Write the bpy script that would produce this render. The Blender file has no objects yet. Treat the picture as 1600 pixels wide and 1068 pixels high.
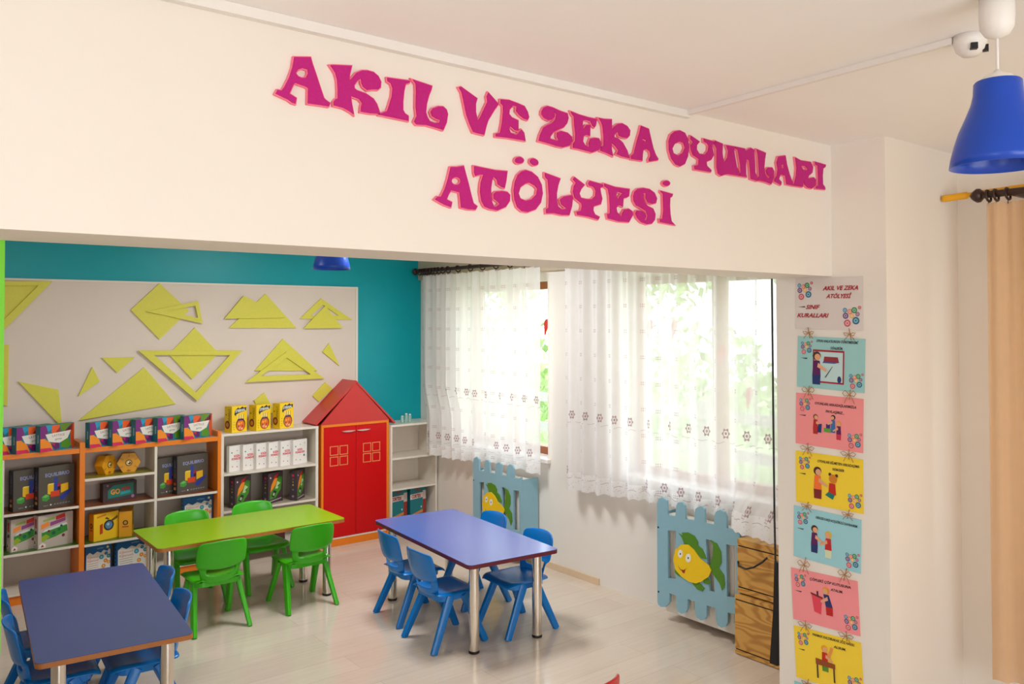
import bpy, bmesh, math, random
from mathutils import Vector, Matrix
random.seed(7)
C = bpy.context.scene.collection
PI = math.pi
# ------------------------------------------------------------------ camera
cam_d = bpy.data.cameras.new('camera')
cam_d.sensor_width = 36.0
cam_d.lens = 1304.9 / 1600 * 36.0
cam_d.shift_y = -(534 - 471.1) / 1600
cam_d.clip_start = 0.05
cam = bpy.data.objects.new('camera', cam_d)
C.objects.link(cam)
YAW, PITCH, ROLL = 0.6693, 0.0222, -0.0018
fw = Vector((math.sin(YAW)*math.cos(PITCH), math.cos(YAW)*math.cos(PITCH), math.sin(PITCH)))
rt = Vector((math.cos(YAW), -math.sin(YAW), 0))
up = rt.cross(fw)
r2 = rt*math.cos(ROLL) + up*math.sin(ROLL)
u2 = -rt*math.sin(ROLL) + up*math.cos(ROLL)
cam.matrix_world = Matrix(((r2.x, u2.x, -fw.x, 0), (r2.y, u2.y, -fw.y, 0), (r2.z, u2.z, -fw.z, 1.75), (0, 0, 0, 1)))
sc = bpy.context.scene
sc.camera = cam
sc.view_settings.view_transform = 'Standard'
sc.view_settings.look = 'None'
sc.view_settings.gamma = 1.0
sc.view_settings.exposure = 0.06
sc.view_settings.use_curve_mapping = False
# ------------------------------------------------------------------ world: bright hazy daylight
WORLD = 5.0
w = bpy.data.worlds.new('daylight'); sc.world = w; w.use_nodes = True
wn = w.node_tree.nodes; wl = w.node_tree.links
wn.clear()
wo = wn.new('ShaderNodeOutputWorld'); bg = wn.new('ShaderNodeBackground')
tc = wn.new('ShaderNodeTexCoord'); sx = wn.new('ShaderNodeSeparateXYZ'); rp = wn.new('ShaderNodeValToRGB')
wl.new(tc.outputs['Generated'], sx.inputs[0]); wl.new(sx.outputs['Z'], rp.inputs[0])
rp.color_ramp.elements[0].position = 0.0; rp.color_ramp.elements[0].color = (0.93, 0.965, 1.0, 1)
rp.color_ramp.elements[1].position = 0.7; rp.color_ramp.elements[1].color = (0.76, 0.88, 1.0, 1)
wl.new(rp.outputs[0], bg.inputs['Color']); bg.inputs['Strength'].default_value = WORLD
wl.new(bg.outputs[0], wo.inputs[0])
# ------------------------------------------------------------------ daylight portals at the windows and added openings
def area(name, loc, rot, sx_, sy_, power, col=(1, 0.95, 0.88), portal=False):
    d = bpy.data.lights.new(name, 'AREA'); d.shape = 'RECTANGLE'; d.size = sx_; d.size_y = sy_
    d.energy = power; d.color = col
    o = bpy.data.objects.new(name, d); C.objects.link(o); o.location = loc; o.rotation_euler = rot
    if portal: d.cycles.is_portal = True
    return o
# unseen openings behind the camera, added to light the front room
area('added_rear_portal', (0.3, -3.62, 1.22), (PI/2, 0, 0), 3.6, 2.15, 1, portal=True)
area('added_left_portal', (-3.12, -0.3, 1.45), (PI/2, 0, -PI/2), 1.2, 1.4, 1, portal=True)
# fill lights added to brighten both rooms, out of view (housings built below)
for x_, e_ in ((0.7, 9), (2.6, 36)): area('added_fill_light', (x_, 4.3, 2.455), (0, 0, 0), 0.56, 0.56, e_, (0.93, 0.97, 1.0))
area('added_fill_light', (0.6, -1.2, 2.455), (0, 0, 0), 0.56, 0.56, 9, (0.93, 0.97, 1.0))
# sky light through the window wall (portals)
area('window_portal', (4.1, 5.05, 1.4), (PI/2, 0, PI/2), 1.3, 1.5, 1, portal=True)
area('window_portal', (4.1, 3.2, 1.4), (PI/2, 0, PI/2), 1.4, 1.5, 1, portal=True)
area('window_portal', (4.1, -0.3, 1.4), (PI/2, 0, PI/2), 3.0, 1.5, 1, portal=True)

# ================================================================== helpers
def lin(c):
    return tuple(((x/255)/12.92 if x/255 <= 0.04045 else ((x/255+0.055)/1.055)**2.4) for x in c)
MATS = {}
def mat(name, rgb, rough=0.55, metal=0.0, spec=0.5, noise=0.04, nscale=30, bump=0.0, coat=0.0, trans=0.0):
    if name in MATS: return MATS[name]
    m = bpy.data.materials.new(name); m.use_nodes = True
    nt = m.node_tree; b = nt.nodes['Principled BSDF']
    c = lin(rgb)
    b.inputs['Roughness'].default_value = rough; b.inputs['Metallic'].default_value = metal
    b.inputs['Specular IOR Level'].default_value = spec
    if coat: b.inputs['Coat Weight'].default_value = coat; b.inputs['Coat Roughness'].default_value = 0.08
    if trans: b.inputs['Transmission Weight'].default_value = trans
    tcn = nt.nodes.new('ShaderNodeTexCoord'); nz = nt.nodes.new('ShaderNodeTexNoise')
    nz.inputs['Scale'].default_value = nscale; nz.inputs['Detail'].default_value = 3
    nt.links.new(tcn.outputs['Object'], nz.inputs['Vector'])
    mx = nt.nodes.new('ShaderNodeMix'); mx.data_type = 'RGBA'
    mx.inputs[6].default_value = (*[v*(1-noise) for v in c], 1)
    mx.inputs[7].default_value = (*[min(1, v*(1+noise)) for v in c], 1)
    nt.links.new(nz.outputs['Fac'], mx.inputs[0]); nt.links.new(mx.outputs[2], b.inputs['Base Color'])
    if bump:
        bp = nt.nodes.new('ShaderNodeBump'); bp.inputs['Strength'].default_value = bump; bp.inputs['Distance'].default_value = 0.002
        nt.links.new(nz.outputs['Fac'], bp.inputs['Height']); nt.links.new(bp.outputs[0], b.inputs['Normal'])
    MATS[name] = m
    return m
def hexm(rgb, rough=0.45):
    return mat('print_%02x%02x%02x' % rgb, rgb, rough, noise=0.0)

class Fr:
    """a flat frame: origin, right, up, outward normal"""
    def __init__(s, o, u, v, n): s.o, s.u, s.v, s.n = Vector(o), Vector(u), Vector(v), Vector(n)
    def p(s, x, y, d=0.0): return s.o + s.u*x + s.v*y + s.n*d
TXT = {}
def text_mesh(body, bold=0.0):
    k = (body, bold)
    if k not in TXT:
        cu = bpy.data.curves.new('lettering', 'FONT'); cu.body = body; cu.resolution_u = 2; cu.offset = bold
        cu.align_x = 'CENTER'; cu.size = 1.0
        ob = bpy.data.objects.new('lettering', cu)
        me = bpy.data.meshes.new_from_object(ob)
        vs = [v.co.copy() for v in me.vertices]; fs = [tuple(p.vertices) for p in me.polygons]
        bpy.data.objects.remove(ob); bpy.data.curves.remove(cu); bpy.data.meshes.remove(me)
        wd = (max(v.x for v in vs)-min(v.x for v in vs)) if vs else 1
        TXT[k] = (vs, fs, wd)
    return TXT[k]
def fill2d(outlines, half=0.0, off=0.0):
    cu = bpy.data.curves.new('outline', 'CURVE'); cu.dimensions = '2D'; cu.fill_mode = 'BOTH'
    cu.extrude = half; cu.offset = off
    for o in outlines:
        s = cu.splines.new('POLY'); s.points.add(len(o)-1); s.use_cyclic_u = True
        for i, q in enumerate(o): s.points[i].co = (q[0], q[1], 0, 1)
    ob = bpy.data.objects.new('outline', cu); me = bpy.data.meshes.new_from_object(ob)
    vs = [v.co.copy() for v in me.vertices]; fs = [tuple(p.vertices) for p in me.polygons]
    bpy.data.objects.remove(ob); bpy.data.curves.remove(cu); bpy.data.meshes.remove(me)
    return vs, fs
class MB:
    def __init__(s): s.v = []; s.f = []; s.m = []; s.mats = []; s.sm = []
    def mi(s, m):
        if m not in s.mats: s.mats.append(m)
        return s.mats.index(m)
    def add(s, vs, fs, m, smooth=False):
        b = len(s.v); s.v += [Vector(v) for v in vs]; k = s.mi(m)
        for f in fs: s.f.append([b+i for i in f]); s.m.append(k); s.sm.append(smooth)
    def box(s, x0, x1, y0, y1, z0, z1, m):
        vs = [(x, y, z) for z in (z0, z1) for y in (y0, y1) for x in (x0, x1)]
        s.add(vs, [(0, 2, 3, 1), (4, 5, 7, 6), (0, 1, 5, 4), (2, 6, 7, 3), (0, 4, 6, 2), (1, 3, 7, 5)], m); return s
    def prism(s, pts, h0, h1, m, fr=None, side=None):
        """polygon pts in frame fr, extruded from h0 to h1 along the normal"""
        fr = fr or Fr((0, 0, 0), (1, 0, 0), (0, 1, 0), (0, 0, 1)); n = len(pts)
        a = [fr.p(x, y, h0) for x, y in pts]; b = [fr.p(x, y, h1) for x, y in pts]
        s.add(b, [list(range(n))], m); s.add(a, [list(range(n))[::-1]], side or m)
        s.add(a+b, [(i, (i+1) % n, n+(i+1) % n, n+i) for i in range(n)], side or m); return s
    def solid(s, outlines, fr, h0, h1, m, side=None, off=0.0):
        half = (h1-h0)/2; vs, fs = fill2d(outlines, half, off); P_ = [fr.p(v.x, v.y, h0+half+v.z) for v in vs]
        s.add(P_, fs, m); return s
    def poly(s, pts, m, fr, layer=1):
        s.add([fr.p(x, y, 0.0004*layer) for x, y in pts], [list(range(len(pts)))], m); return s
    def disc(s, cx, cy, rx, m, fr, layer=1, ry=None, n=14, rot=0):
        ry = ry or rx
        return s.poly([(cx+rx*math.cos(t)*math.cos(rot)-ry*math.sin(t)*math.sin(rot), cy+rx*math.cos(t)*math.sin(rot)+ry*math.sin(t)*math.cos(rot)) for t in [2*PI*i/n for i in range(n)]], m, fr, layer)
    def text(s, body, cx, cy, height, m, fr, layer=2, width=None, bold=0.0, shear=0.0, rot=0.0):
        vs, fs, wd = text_mesh(body, bold); k = height/0.73; kx = k
        if width: kx = width/wd
        mnx = (max(v.x for v in vs)+min(v.x for v in vs))/2
        out = []
        for v in vs:
            x = (v.x-mnx)*kx + shear*(v.y*k); y = v.y*k - height/2
            out.append(fr.p(cx+x*math.cos(rot)-y*math.sin(rot), cy+x*math.sin(rot)+y*math.cos(rot), 0.0004*layer))
        s.add(out, fs, m); return s
    def cyl(s, a, b, r0, m, r1=None, n=16, caps=True, smooth=True):
        a, b = Vector(a), Vector(b); d = (b-a).normalized(); r1 = r0 if r1 is None else r1
        x = d.orthogonal().normalized(); y = d.cross(x)
        A = [a+(x*math.cos(2*PI*i/n)+y*math.sin(2*PI*i/n))*r0 for i in range(n)]
        B = [b+(x*math.cos(2*PI*i/n)+y*math.sin(2*PI*i/n))*r1 for i in range(n)]
        s.add(A+B, [(i, (i+1) % n, n+(i+1) % n, n+i) for i in range(n)], m, smooth)
        if caps: s.add(A, [list(range(n))[::-1]], m); s.add(B, [list(range(n))], m)
        return s
    def bar(s, a, b, wa, ta, wb, tb, m, side=(1, 0, 0)):
        """tapered bar with rounded rectangular section"""
        a, b = Vector(a), Vector(b); d = (b-a).normalized(); x = Vector(side); x = (x-d*x.dot(d)).normalized(); y = d.cross(x)
        def ring(c, w_, t_):
            q = []
            for sx_, sy_, st in ((1, 1, 0), (-1, 1, 1), (-1, -1, 2), (1, -1, 3)):
                r = min(w_, t_)*0.22
                for k in range(3):
                    ang = st*PI/2 + k*PI/4
                    q.append(c + x*(sx_*(w_/2-r)+r*math.cos(ang)) + y*(sy_*(t_/2-r)+r*math.sin(ang)))
            return q
        A, B = ring(a, wa, ta), ring(b, wb, tb); n = len(A)
        s.add(A+B, [(i, (i+1) % n, n+(i+1) % n, n+i) for i in range(n)], m, True)
        s.add(A, [list(range(n))[::-1]], m); s.add(B, [list(range(n))], m); return s
    def tube(s, pts, r, m, n=8, closed=False):
        pts = [Vector(p) for p in pts]; L = len(pts); rings = []
        x = None
        for i, p in enumerate(pts):
            d = (pts[(i+1) % L]-pts[i-1]) if closed else (pts[min(i+1, L-1)]-pts[max(i-1, 0)])
            d.normalize()
            x = d.orthogonal().normalized() if x is None else (x-d*x.dot(d)).normalized()
            y = d.cross(x)
            rings.append([p+(x*math.cos(2*PI*k/n)+y*math.sin(2*PI*k/n))*r for k in range(n)])
        vs = [q for R_ in rings for q in R_]; fs = []
        for i in range(L if closed else L-1):
            j = (i+1) % L
            for k in range(n): fs.append((i*n+k, i*n+(k+1) % n, j*n+(k+1) % n, j*n+k))
        s.add(vs, fs, m, True)
        if not closed: s.add(rings[0], [list(range(n))[::-1]], m); s.add(rings[-1], [list(range(n))], m)
        return s
    def lathe(s, prof, c, m, n=32, axis='z'):
        vs = []; L = len(prof); c = Vector(c)
        for r, z in prof:
            for k in range(n):
                t = 2*PI*k/n
                vs.append(c + (Vector((r*math.cos(t), r*math.sin(t), z)) if axis == 'z' else Vector((r*math.cos(t), z, r*math.sin(t)))))
        fs = [(i*n+k, i*n+(k+1) % n, (i+1)*n+(k+1) % n, (i+1)*n+k) for i in range(L-1) for k in range(n)]
        s.add(vs, fs, m, True); return s
    def ball(s, c, r, m, sz=1.0, n=12):
        prof = [(max(0.0001, r*math.sin(PI*i/8)), -r*sz*math.cos(PI*i/8)) for i in range(9)]
        return s.lathe(prof, c, m, n)
    def build(s, name, parent=None, loc=None, rot=None, fixn=True):
        me = bpy.data.meshes.new(name); me.from_pydata([tuple(v) for v in s.v], [], s.f)
        for m in s.mats: me.materials.append(m)
        for p, k, q in zip(me.polygons, s.m, s.sm): p.material_index = k; p.use_smooth = q
        me.update()
        o = bpy.data.objects.new(name, me); C.objects.link(o)
        if parent: o.parent = parent
        if loc: o.location = loc
        if rot: o.rotation_euler = rot
        return o
def tag(o, label, cat, group=None, kind=None):
    o['label'] = label; o['category'] = cat
    if group: o['group'] = group
    if kind: o['kind'] = kind
    return o
def thing(name, label, cat, loc=(0, 0, 0), rz=0, group=None):
    o = bpy.data.objects.new(name, None); C.objects.link(o); o.empty_display_size = 0.05
    o.location = loc; o.rotation_euler = (0, 0, rz); return tag(o, label, cat, group)
def struct(o): o['kind'] = 'structure'; return o
def copy_tree(o, parent=None):
    c = o.copy(); C.objects.link(c)
    if parent: c.parent = parent
    for ch in list(o.children): copy_tree(ch, c)
    return c
def bevel(o, w_=0.003, seg=2):
    b = o.modifiers.new('bevel', 'BEVEL'); b.width = w_; b.segments = seg; b.limit_method = 'ANGLE'; return o
def R(a): return math.radians(a)

# ================================================================== materials
WALL = mat('cream_wall_paint', (239, 230, 219), 0.6, noise=0.012, nscale=6, bump=0.05)
CEIL = mat('ceiling_paint', (251, 247, 244), 0.75, noise=0.015, nscale=4, bump=0.05)
TEAL = mat('teal_wall_paint', (0, 158, 168), 0.36, spec=0.35, noise=0.03, nscale=5)
BOARD = mat('board_paint', (226, 208, 194), 0.6, noise=0.02, nscale=8)
LIME = mat('lime_painted_wood', (220, 210, 76), 0.55, noise=0.05, nscale=60)
LIMED = mat('lime_painted_edge', (170, 172, 46), 0.5)
WHITE = mat('white_laminate', (232, 220, 205), 0.3, noise=0.01)
BACKP = mat('shelf_back_panel', (205, 192, 180), 0.4, noise=0.01)
ORANGE = mat('orange_edge_laminate', (240, 128, 22), 0.4, noise=0.03)
RED = mat('red_laminate', (206, 2, 8), 0.32, spec=0.3, noise=0.03, nscale=12)
REDR = mat('red_roof_laminate', (205, 52, 48), 0.35, noise=0.03, nscale=12)
GREENP = mat('green_plastic', (62, 178, 16), 0.28, noise=0.03, nscale=10)
BLUEP = mat('blue_plastic', (0, 118, 200), 0.26, noise=0.03, nscale=10)
REDP = mat('red_plastic', (196, 0, 20), 0.3, noise=0.03)
TBLUE = mat('blue_table_laminate', (84, 100, 176), 0.2, noise=0.03, nscale=120)
TGREEN = mat('green_table_laminate', (146, 190, 0), 0.3, noise=0.03, nscale=120)
EDGEB = mat('brown_table_edge', (176, 108, 46), 0.45, noise=0.1, nscale=50)
EDGER = mat('maroon_table_edge', (108, 32, 44), 0.4, noise=0.05)
CHROME = mat('chrome', (226, 218, 208), 0.12, metal=1.0, noise=0.0)
BLACK = mat('black_rubber', (22, 18, 18), 0.5)
DWOOD = mat('dark_brown_wood', (52, 26, 16), 0.35, noise=0.2, nscale=40)
WFRAME = mat('window_wood', (160, 92, 48), 0.4, noise=0.15, nscale=30)
PWHITE = mat('white_plastic', (238, 232, 226), 0.35, noise=0.01)
LAMPB = mat('blue_lamp_enamel', (6, 70, 186), 0.28, noise=0.02)
LBLUE = mat('light_blue_paint', (142, 184, 198), 0.5, noise=0.03, nscale=20)
RADW = mat('radiator_white', (236, 228, 216), 0.4)
FISHY = mat('yellow_paint', (248, 204, 20), 0.45, noise=0.02)
FISHG = mat('leaf_green_paint', (84, 136, 30), 0.5, noise=0.04)
YELR = mat('yellow_plastic', (238, 170, 12), 0.4)
TWINE = mat('jute_twine', (176, 124, 66), 0.8, noise=0.2, nscale=300)
SH_OL = mat('olive_shelf_laminate', (150, 140, 30), 0.35)
SH_BR = mat('brown_shelf_laminate', (134, 68, 24), 0.35)
SH_GR = mat('green_shelf_laminate', (72, 116, 20), 0.35)

def glitter():
    m = mat('magenta_glitter_foam', (190, 0, 122), 0.5, noise=0.12, nscale=90)
    nt = m.node_tree; b = nt.nodes['Principled BSDF']
    vo = nt.nodes.new('ShaderNodeTexVoronoi'); vo.inputs['Scale'].default_value = 380
    t = nt.nodes.new('ShaderNodeTexCoord'); nt.links.new(t.outputs['Object'], vo.inputs['Vector'])
    cr = nt.nodes.new('ShaderNodeValToRGB'); cr.color_ramp.elements[0].position = 0.0; cr.color_ramp.elements[0].color = (0.25, 0.25, 0.25, 1)
    cr.color_ramp.elements[1].position = 0.5; cr.color_ramp.elements[1].color = (0.75, 0.75, 0.75, 1)
    nt.links.new(vo.outputs['Distance'], cr.inputs[0]); nt.links.new(cr.outputs[0], b.inputs['Roughness'])
    bp = nt.nodes.new('ShaderNodeBump'); bp.inputs['Strength'].default_value = 0.25; bp.inputs['Distance'].default_value = 0.001
    nt.links.new(vo.outputs['Color'], bp.inputs['Height']); nt.links.new(bp.outputs[0], b.inputs['Normal'])
    return m
GLIT = glitter()
PINK = mat('pink_foam_backing', (255, 128, 150), 0.6)

def floor_mat():
    m = mat('laminate_floor', (212, 184, 158), 0.22, noise=0.0)
    nt = m.node_tree; N = nt.nodes; L = nt.links; b = N['Principled BSDF']
    t = N.new('ShaderNodeTexCoord'); br = N.new('ShaderNodeTexBrick')
    br.inputs['Scale'].default_value = 1.0; br.inputs['Brick Width'].default_value = 1.25; br.inputs['Row Height'].default_value = 0.19
    br.inputs['Mortar Size'].default_value = 0.0012; br.inputs['Bias'].default_value = 0.0; br.offset = 0.37
    br.inputs['Color1'].default_value = (*lin((224, 206, 188)), 1); br.inputs['Color2'].default_value = (*lin((218, 199, 180)), 1)
    br.inputs['Mortar'].default_value = (*lin((196, 176, 156)), 1)
    L.new(t.outputs['Object'], br.inputs['Vector'])
    mp = N.new('ShaderNodeMapping'); mp.inputs['Scale'].default_value = (1.6, 22, 1); L.new(t.outputs['Object'], mp.inputs[0])
    nz = N.new('ShaderNodeTexNoise'); nz.inputs['Scale'].default_value = 2.0; nz.inputs['Detail'].default_value = 6; L.new(mp.outputs[0], nz.inputs['Vector'])
    mx = N.new('ShaderNodeMix'); mx.data_type = 'RGBA'; mx.blend_type = 'MULTIPLY'; mx.inputs[0].default_value = 0.28
    cr = N.new('ShaderNodeValToRGB'); cr.color_ramp.elements[0].color = (0.78, 0.76, 0.74, 1); cr.color_ramp.elements[0].position = 0.3
    cr.color_ramp.elements[1].color = (1, 1, 1, 1); cr.color_ramp.elements[1].position = 0.65
    L.new(nz.outputs['Fac'], cr.inputs[0]); L.new(br.outputs['Color'], mx.inputs[6]); L.new(cr.outputs[0], mx.inputs[7])
    L.new(mx.outputs[2], b.inputs['Base Color'])
    r = N.new('ShaderNodeMapRange'); r.inputs[3].default_value = 0.09; r.inputs[4].default_value = 0.17
    L.new(nz.outputs['Fac'], r.inputs[0]); L.new(r.outputs[0], b.inputs['Roughness'])
    return m
FLOOR = floor_mat()
def ply_mat():
    m = mat('varnished_plywood', (196, 138, 58), 0.35, noise=0.0)
    nt = m.node_tree; N = nt.nodes; L = nt.links; b = N['Principled BSDF']
    t = N.new('ShaderNodeTexCoord'); mp = N.new('ShaderNodeMapping'); mp.inputs['Scale'].default_value = (1, 2.2, 7)
    L.new(t.outputs['Object'], mp.inputs[0])
    nz = N.new('ShaderNodeTexNoise'); nz.inputs['Scale'].default_value = 1.1; nz.inputs['Detail'].default_value = 1.5; L.new(mp.outputs[0], nz.inputs['Vector'])
    m1 = N.new('ShaderNodeMath'); m1.operation = 'MULTIPLY'; m1.inputs[1].default_value = 95; L.new(nz.outputs['Fac'], m1.inputs[0])
    m2 = N.new('ShaderNodeMath'); m2.operation = 'SINE'; L.new(m1.outputs[0], m2.inputs[0])
    m3 = N.new('ShaderNodeMapRange'); m3.inputs[1].default_value = -1.0; m3.inputs[2].default_value = 1.0; L.new(m2.outputs[0], m3.inputs[0])
    cr = N.new('ShaderNodeValToRGB'); cr.color_ramp.elements[0].color = (*lin((220, 166, 84)), 1); cr.color_ramp.elements[0].position = 0.3
    cr.color_ramp.elements[1].color = (*lin((190, 132, 60)), 1); cr.color_ramp.elements[1].position = 0.95
    L.new(m3.outputs[0], cr.inputs[0]); L.new(cr.outputs[0], b.inputs['Base Color'])
    return m
PLY = ply_mat()
def glass_mat():
    m = bpy.data.materials.new('window_glass'); m.use_nodes = True; nt = m.node_tree; N = nt.nodes; L = nt.links; N.clear()
    o = N.new('ShaderNodeOutputMaterial'); tr = N.new('ShaderNodeBsdfTransparent'); gl = N.new('ShaderNodeBsdfGlossy')
    gl.inputs['Roughness'].default_value = 0.03; lw = N.new('ShaderNodeLayerWeight'); lw.inputs['Blend'].default_value = 0.5; pw = N.new('ShaderNodeMath'); pw.operation = 'POWER'; pw.inputs[1].default_value = 5.0; L.new(lw.outputs['Facing'], pw.inputs[0]); fr_ = N.new('ShaderNodeMath'); fr_.operation = 'MULTIPLY_ADD'; fr_.inputs[1].default_value = 0.9; fr_.inputs[2].default_value = 0.04; L.new(pw.outputs[0], fr_.inputs[0])
    nz = N.new('ShaderNodeTexNoise'); nz.inputs['Scale'].default_value = 3
    cr = N.new('ShaderNodeValToRGB'); cr.color_ramp.elements[0].color = (0.93, 0.95, 0.94, 1); cr.color_ramp.elements[1].color = (0.97, 0.98, 0.97, 1)
    L.new(nz.outputs['Fac'], cr.inputs[0]); L.new(cr.outputs[0], tr.inputs['Color'])
    mx = N.new('ShaderNodeMixShader'); L.new(fr_.outputs[0], mx.inputs[0]); L.new(tr.outputs[0], mx.inputs[1]); L.new(gl.outputs[0], mx.inputs[2])
    L.new(mx.outputs[0], o.inputs[0]); return m
GLASS = glass_mat()
def curtain_mat(name, base, open_, pattern=True, rows=(1.12, 0.75), zoff=0.0):
    m = bpy.data.materials.new(name); m.use_nodes = True; nt = m.node_tree; N = nt.nodes; L = nt.links; N.clear()
    o = N.new('ShaderNodeOutputMaterial'); tr = N.new('ShaderNodeBsdfTransparent'); df = N.new('ShaderNodeBsdfDiffuse'); tl = N.new('ShaderNodeBsdfTranslucent')
    def M_(op, a, b=None, c=None):
        n = N.new('ShaderNodeMath'); n.operation = op
        for i, q in enumerate((a, b, c)):
            if q is None: continue
            if isinstance(q, (int, float)): n.inputs[i].default_value = q
            else: L.new(q, n.inputs[i])
        return n.outputs[0]
    col = N.new('ShaderNodeMix'); col.data_type = 'RGBA'
    col.inputs[6].default_value = (*lin(base), 1)
    uv = N.new('ShaderNodeUVMap'); uv.uv_map = 'cloth'; sp = N.new('ShaderNodeSeparateXYZ'); L.new(uv.outputs[0], sp.inputs[0])
    U, V = sp.outputs[0], sp.outputs[1]
    # fine weave varies how open the cloth is
    nz = N.new('ShaderNodeTexNoise'); nz.inputs['Scale'].default_value = 9; L.new(uv.outputs[0], nz.inputs['Vector'])
    if pattern:
        def cell(x, per, off=0.0): # signed distance to cell centre
            return M_('SUBTRACT', M_('MULTIPLY', M_('FRACT', M_('DIVIDE', M_('ADD', x, off), per)), per), per/2)
        total = None; core = None
        for k, zr in enumerate(rows):
            du = cell(U, 0.235, 0.07*k); dv = M_('SUBTRACT', V, zr)
            r = M_('SQRT', M_('ADD', M_('MULTIPLY', du, du), M_('MULTIPLY', dv, dv)))
            an = M_('ARCTAN2', dv, du)
            lim = M_('ADD', 0.026, M_('MULTIPLY', M_('COSINE', M_('MULTIPLY', an, 6.0)), 0.005))
            fl = M_('LESS_THAN', r, lim)
            total = fl if total is None else M_('MAXIMUM', total, fl)
            ring = M_('MULTIPLY', M_('GREATER_THAN', r, 0.017), fl); ctr = M_('LESS_THAN', r, 0.008)
            kk = M_('MAXIMUM', ring, ctr); core = kk if core is None else M_('MAXIMUM', core, kk)
            # stitched line under the flowers
            dl = M_('ABSOLUTE', M_('SUBTRACT', V, M_('ADD', zr-0.05, M_('MULTIPLY', M_('SINE', M_('MULTIPLY', U, 60)), 0.004))))
            ln = M_('MULTIPLY', M_('LESS_THAN', dl, 0.0016), M_('GREATER_THAN', M_('FRACT', M_('MULTIPLY', U, 9)), 0.35))
            core = M_('MAXIMUM', core, ln)
        # groups of little square dots
        for per_v, ov in ((0.16, 0.0),):
            du = cell(U, 0.235, 0.11); dv = cell(V, per_v, ov)
            inb = M_('MULTIPLY', M_('LESS_THAN', M_('ABSOLUTE', du), 0.026), M_('LESS_THAN', M_('ABSOLUTE', dv), 0.013))
            d2u = cell(du, 0.0173, 0.5); d2v = cell(dv, 0.013, 0.5065)
            sq = M_('MULTIPLY', M_('LESS_THAN', M_('ABSOLUTE', d2u), 0.0052), M_('LESS_THAN', M_('ABSOLUTE', d2v), 0.004))
            dots = M_('MULTIPLY', inb, sq); core = M_('MAXIMUM', core, dots)
        # speckled lace near the hem
        vo = N.new('ShaderNodeTexVoronoi'); vo.inputs['Scale'].default_value = 55; L.new(uv.outputs[0], vo.inputs['Vector'])
        hem = M_('MULTIPLY', M_('LESS_THAN', V, 0.735), M_('LESS_THAN', vo.outputs['Distance'], 0.22))
        core = M_('MAXIMUM', core, M_('MULTIPLY', hem, 0.5))
        col.inputs[7].default_value = (*lin((158, 116, 118)), 1)
        fac = M_('ADD', M_('MULTIPLY', core, 0.6), M_('MULTIPLY', total, 0.22)); L.new(fac, col.inputs[0])
        op = M_('SUBTRACT', M_('MULTIPLY', M_('ADD', 0.8, M_('MULTIPLY', nz.outputs['Fac'], 0.4)), open_), M_('MULTIPLY', M_('MAXIMUM', core, total), 0.3))
        op = M_('MAXIMUM', M_('SUBTRACT', op, M_('MULTIPLY', M_('LESS_THAN', V, 0.735), 0.18)), 0.02)
    else:
        col.inputs[0].default_value = 0.0
        op = M_('MULTIPLY', M_('ADD', 0.8, M_('MULTIPLY', nz.outputs['Fac'], 0.4)), open_)
    lwn = N.new('ShaderNodeLayerWeight'); lwn.inputs['Blend'].default_value = 0.55
    op = M_('MULTIPLY', op, M_('SUBTRACT', 1.25, lwn.outputs['Facing']))
    L.new(col.outputs[2], df.inputs[0]); L.new(col.outputs[2], tl.inputs[0])
    m1 = N.new('ShaderNodeMixShader'); m1.inputs[0].default_value = 0.36; L.new(df.outputs[0], m1.inputs[1]); L.new(tl.outputs[0], m1.inputs[2])
    m2 = N.new('ShaderNodeMixShader'); L.new(op, m2.inputs[0]); L.new(m1.outputs[0], m2.inputs[1]); L.new(tr.outputs[0], m2.inputs[2])
    L.new(m2.outputs[0], o.inputs[0]); return m
PEACH = curtain_mat('peach_sheer', (238, 196, 150), 0.22, pattern=False)
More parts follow.
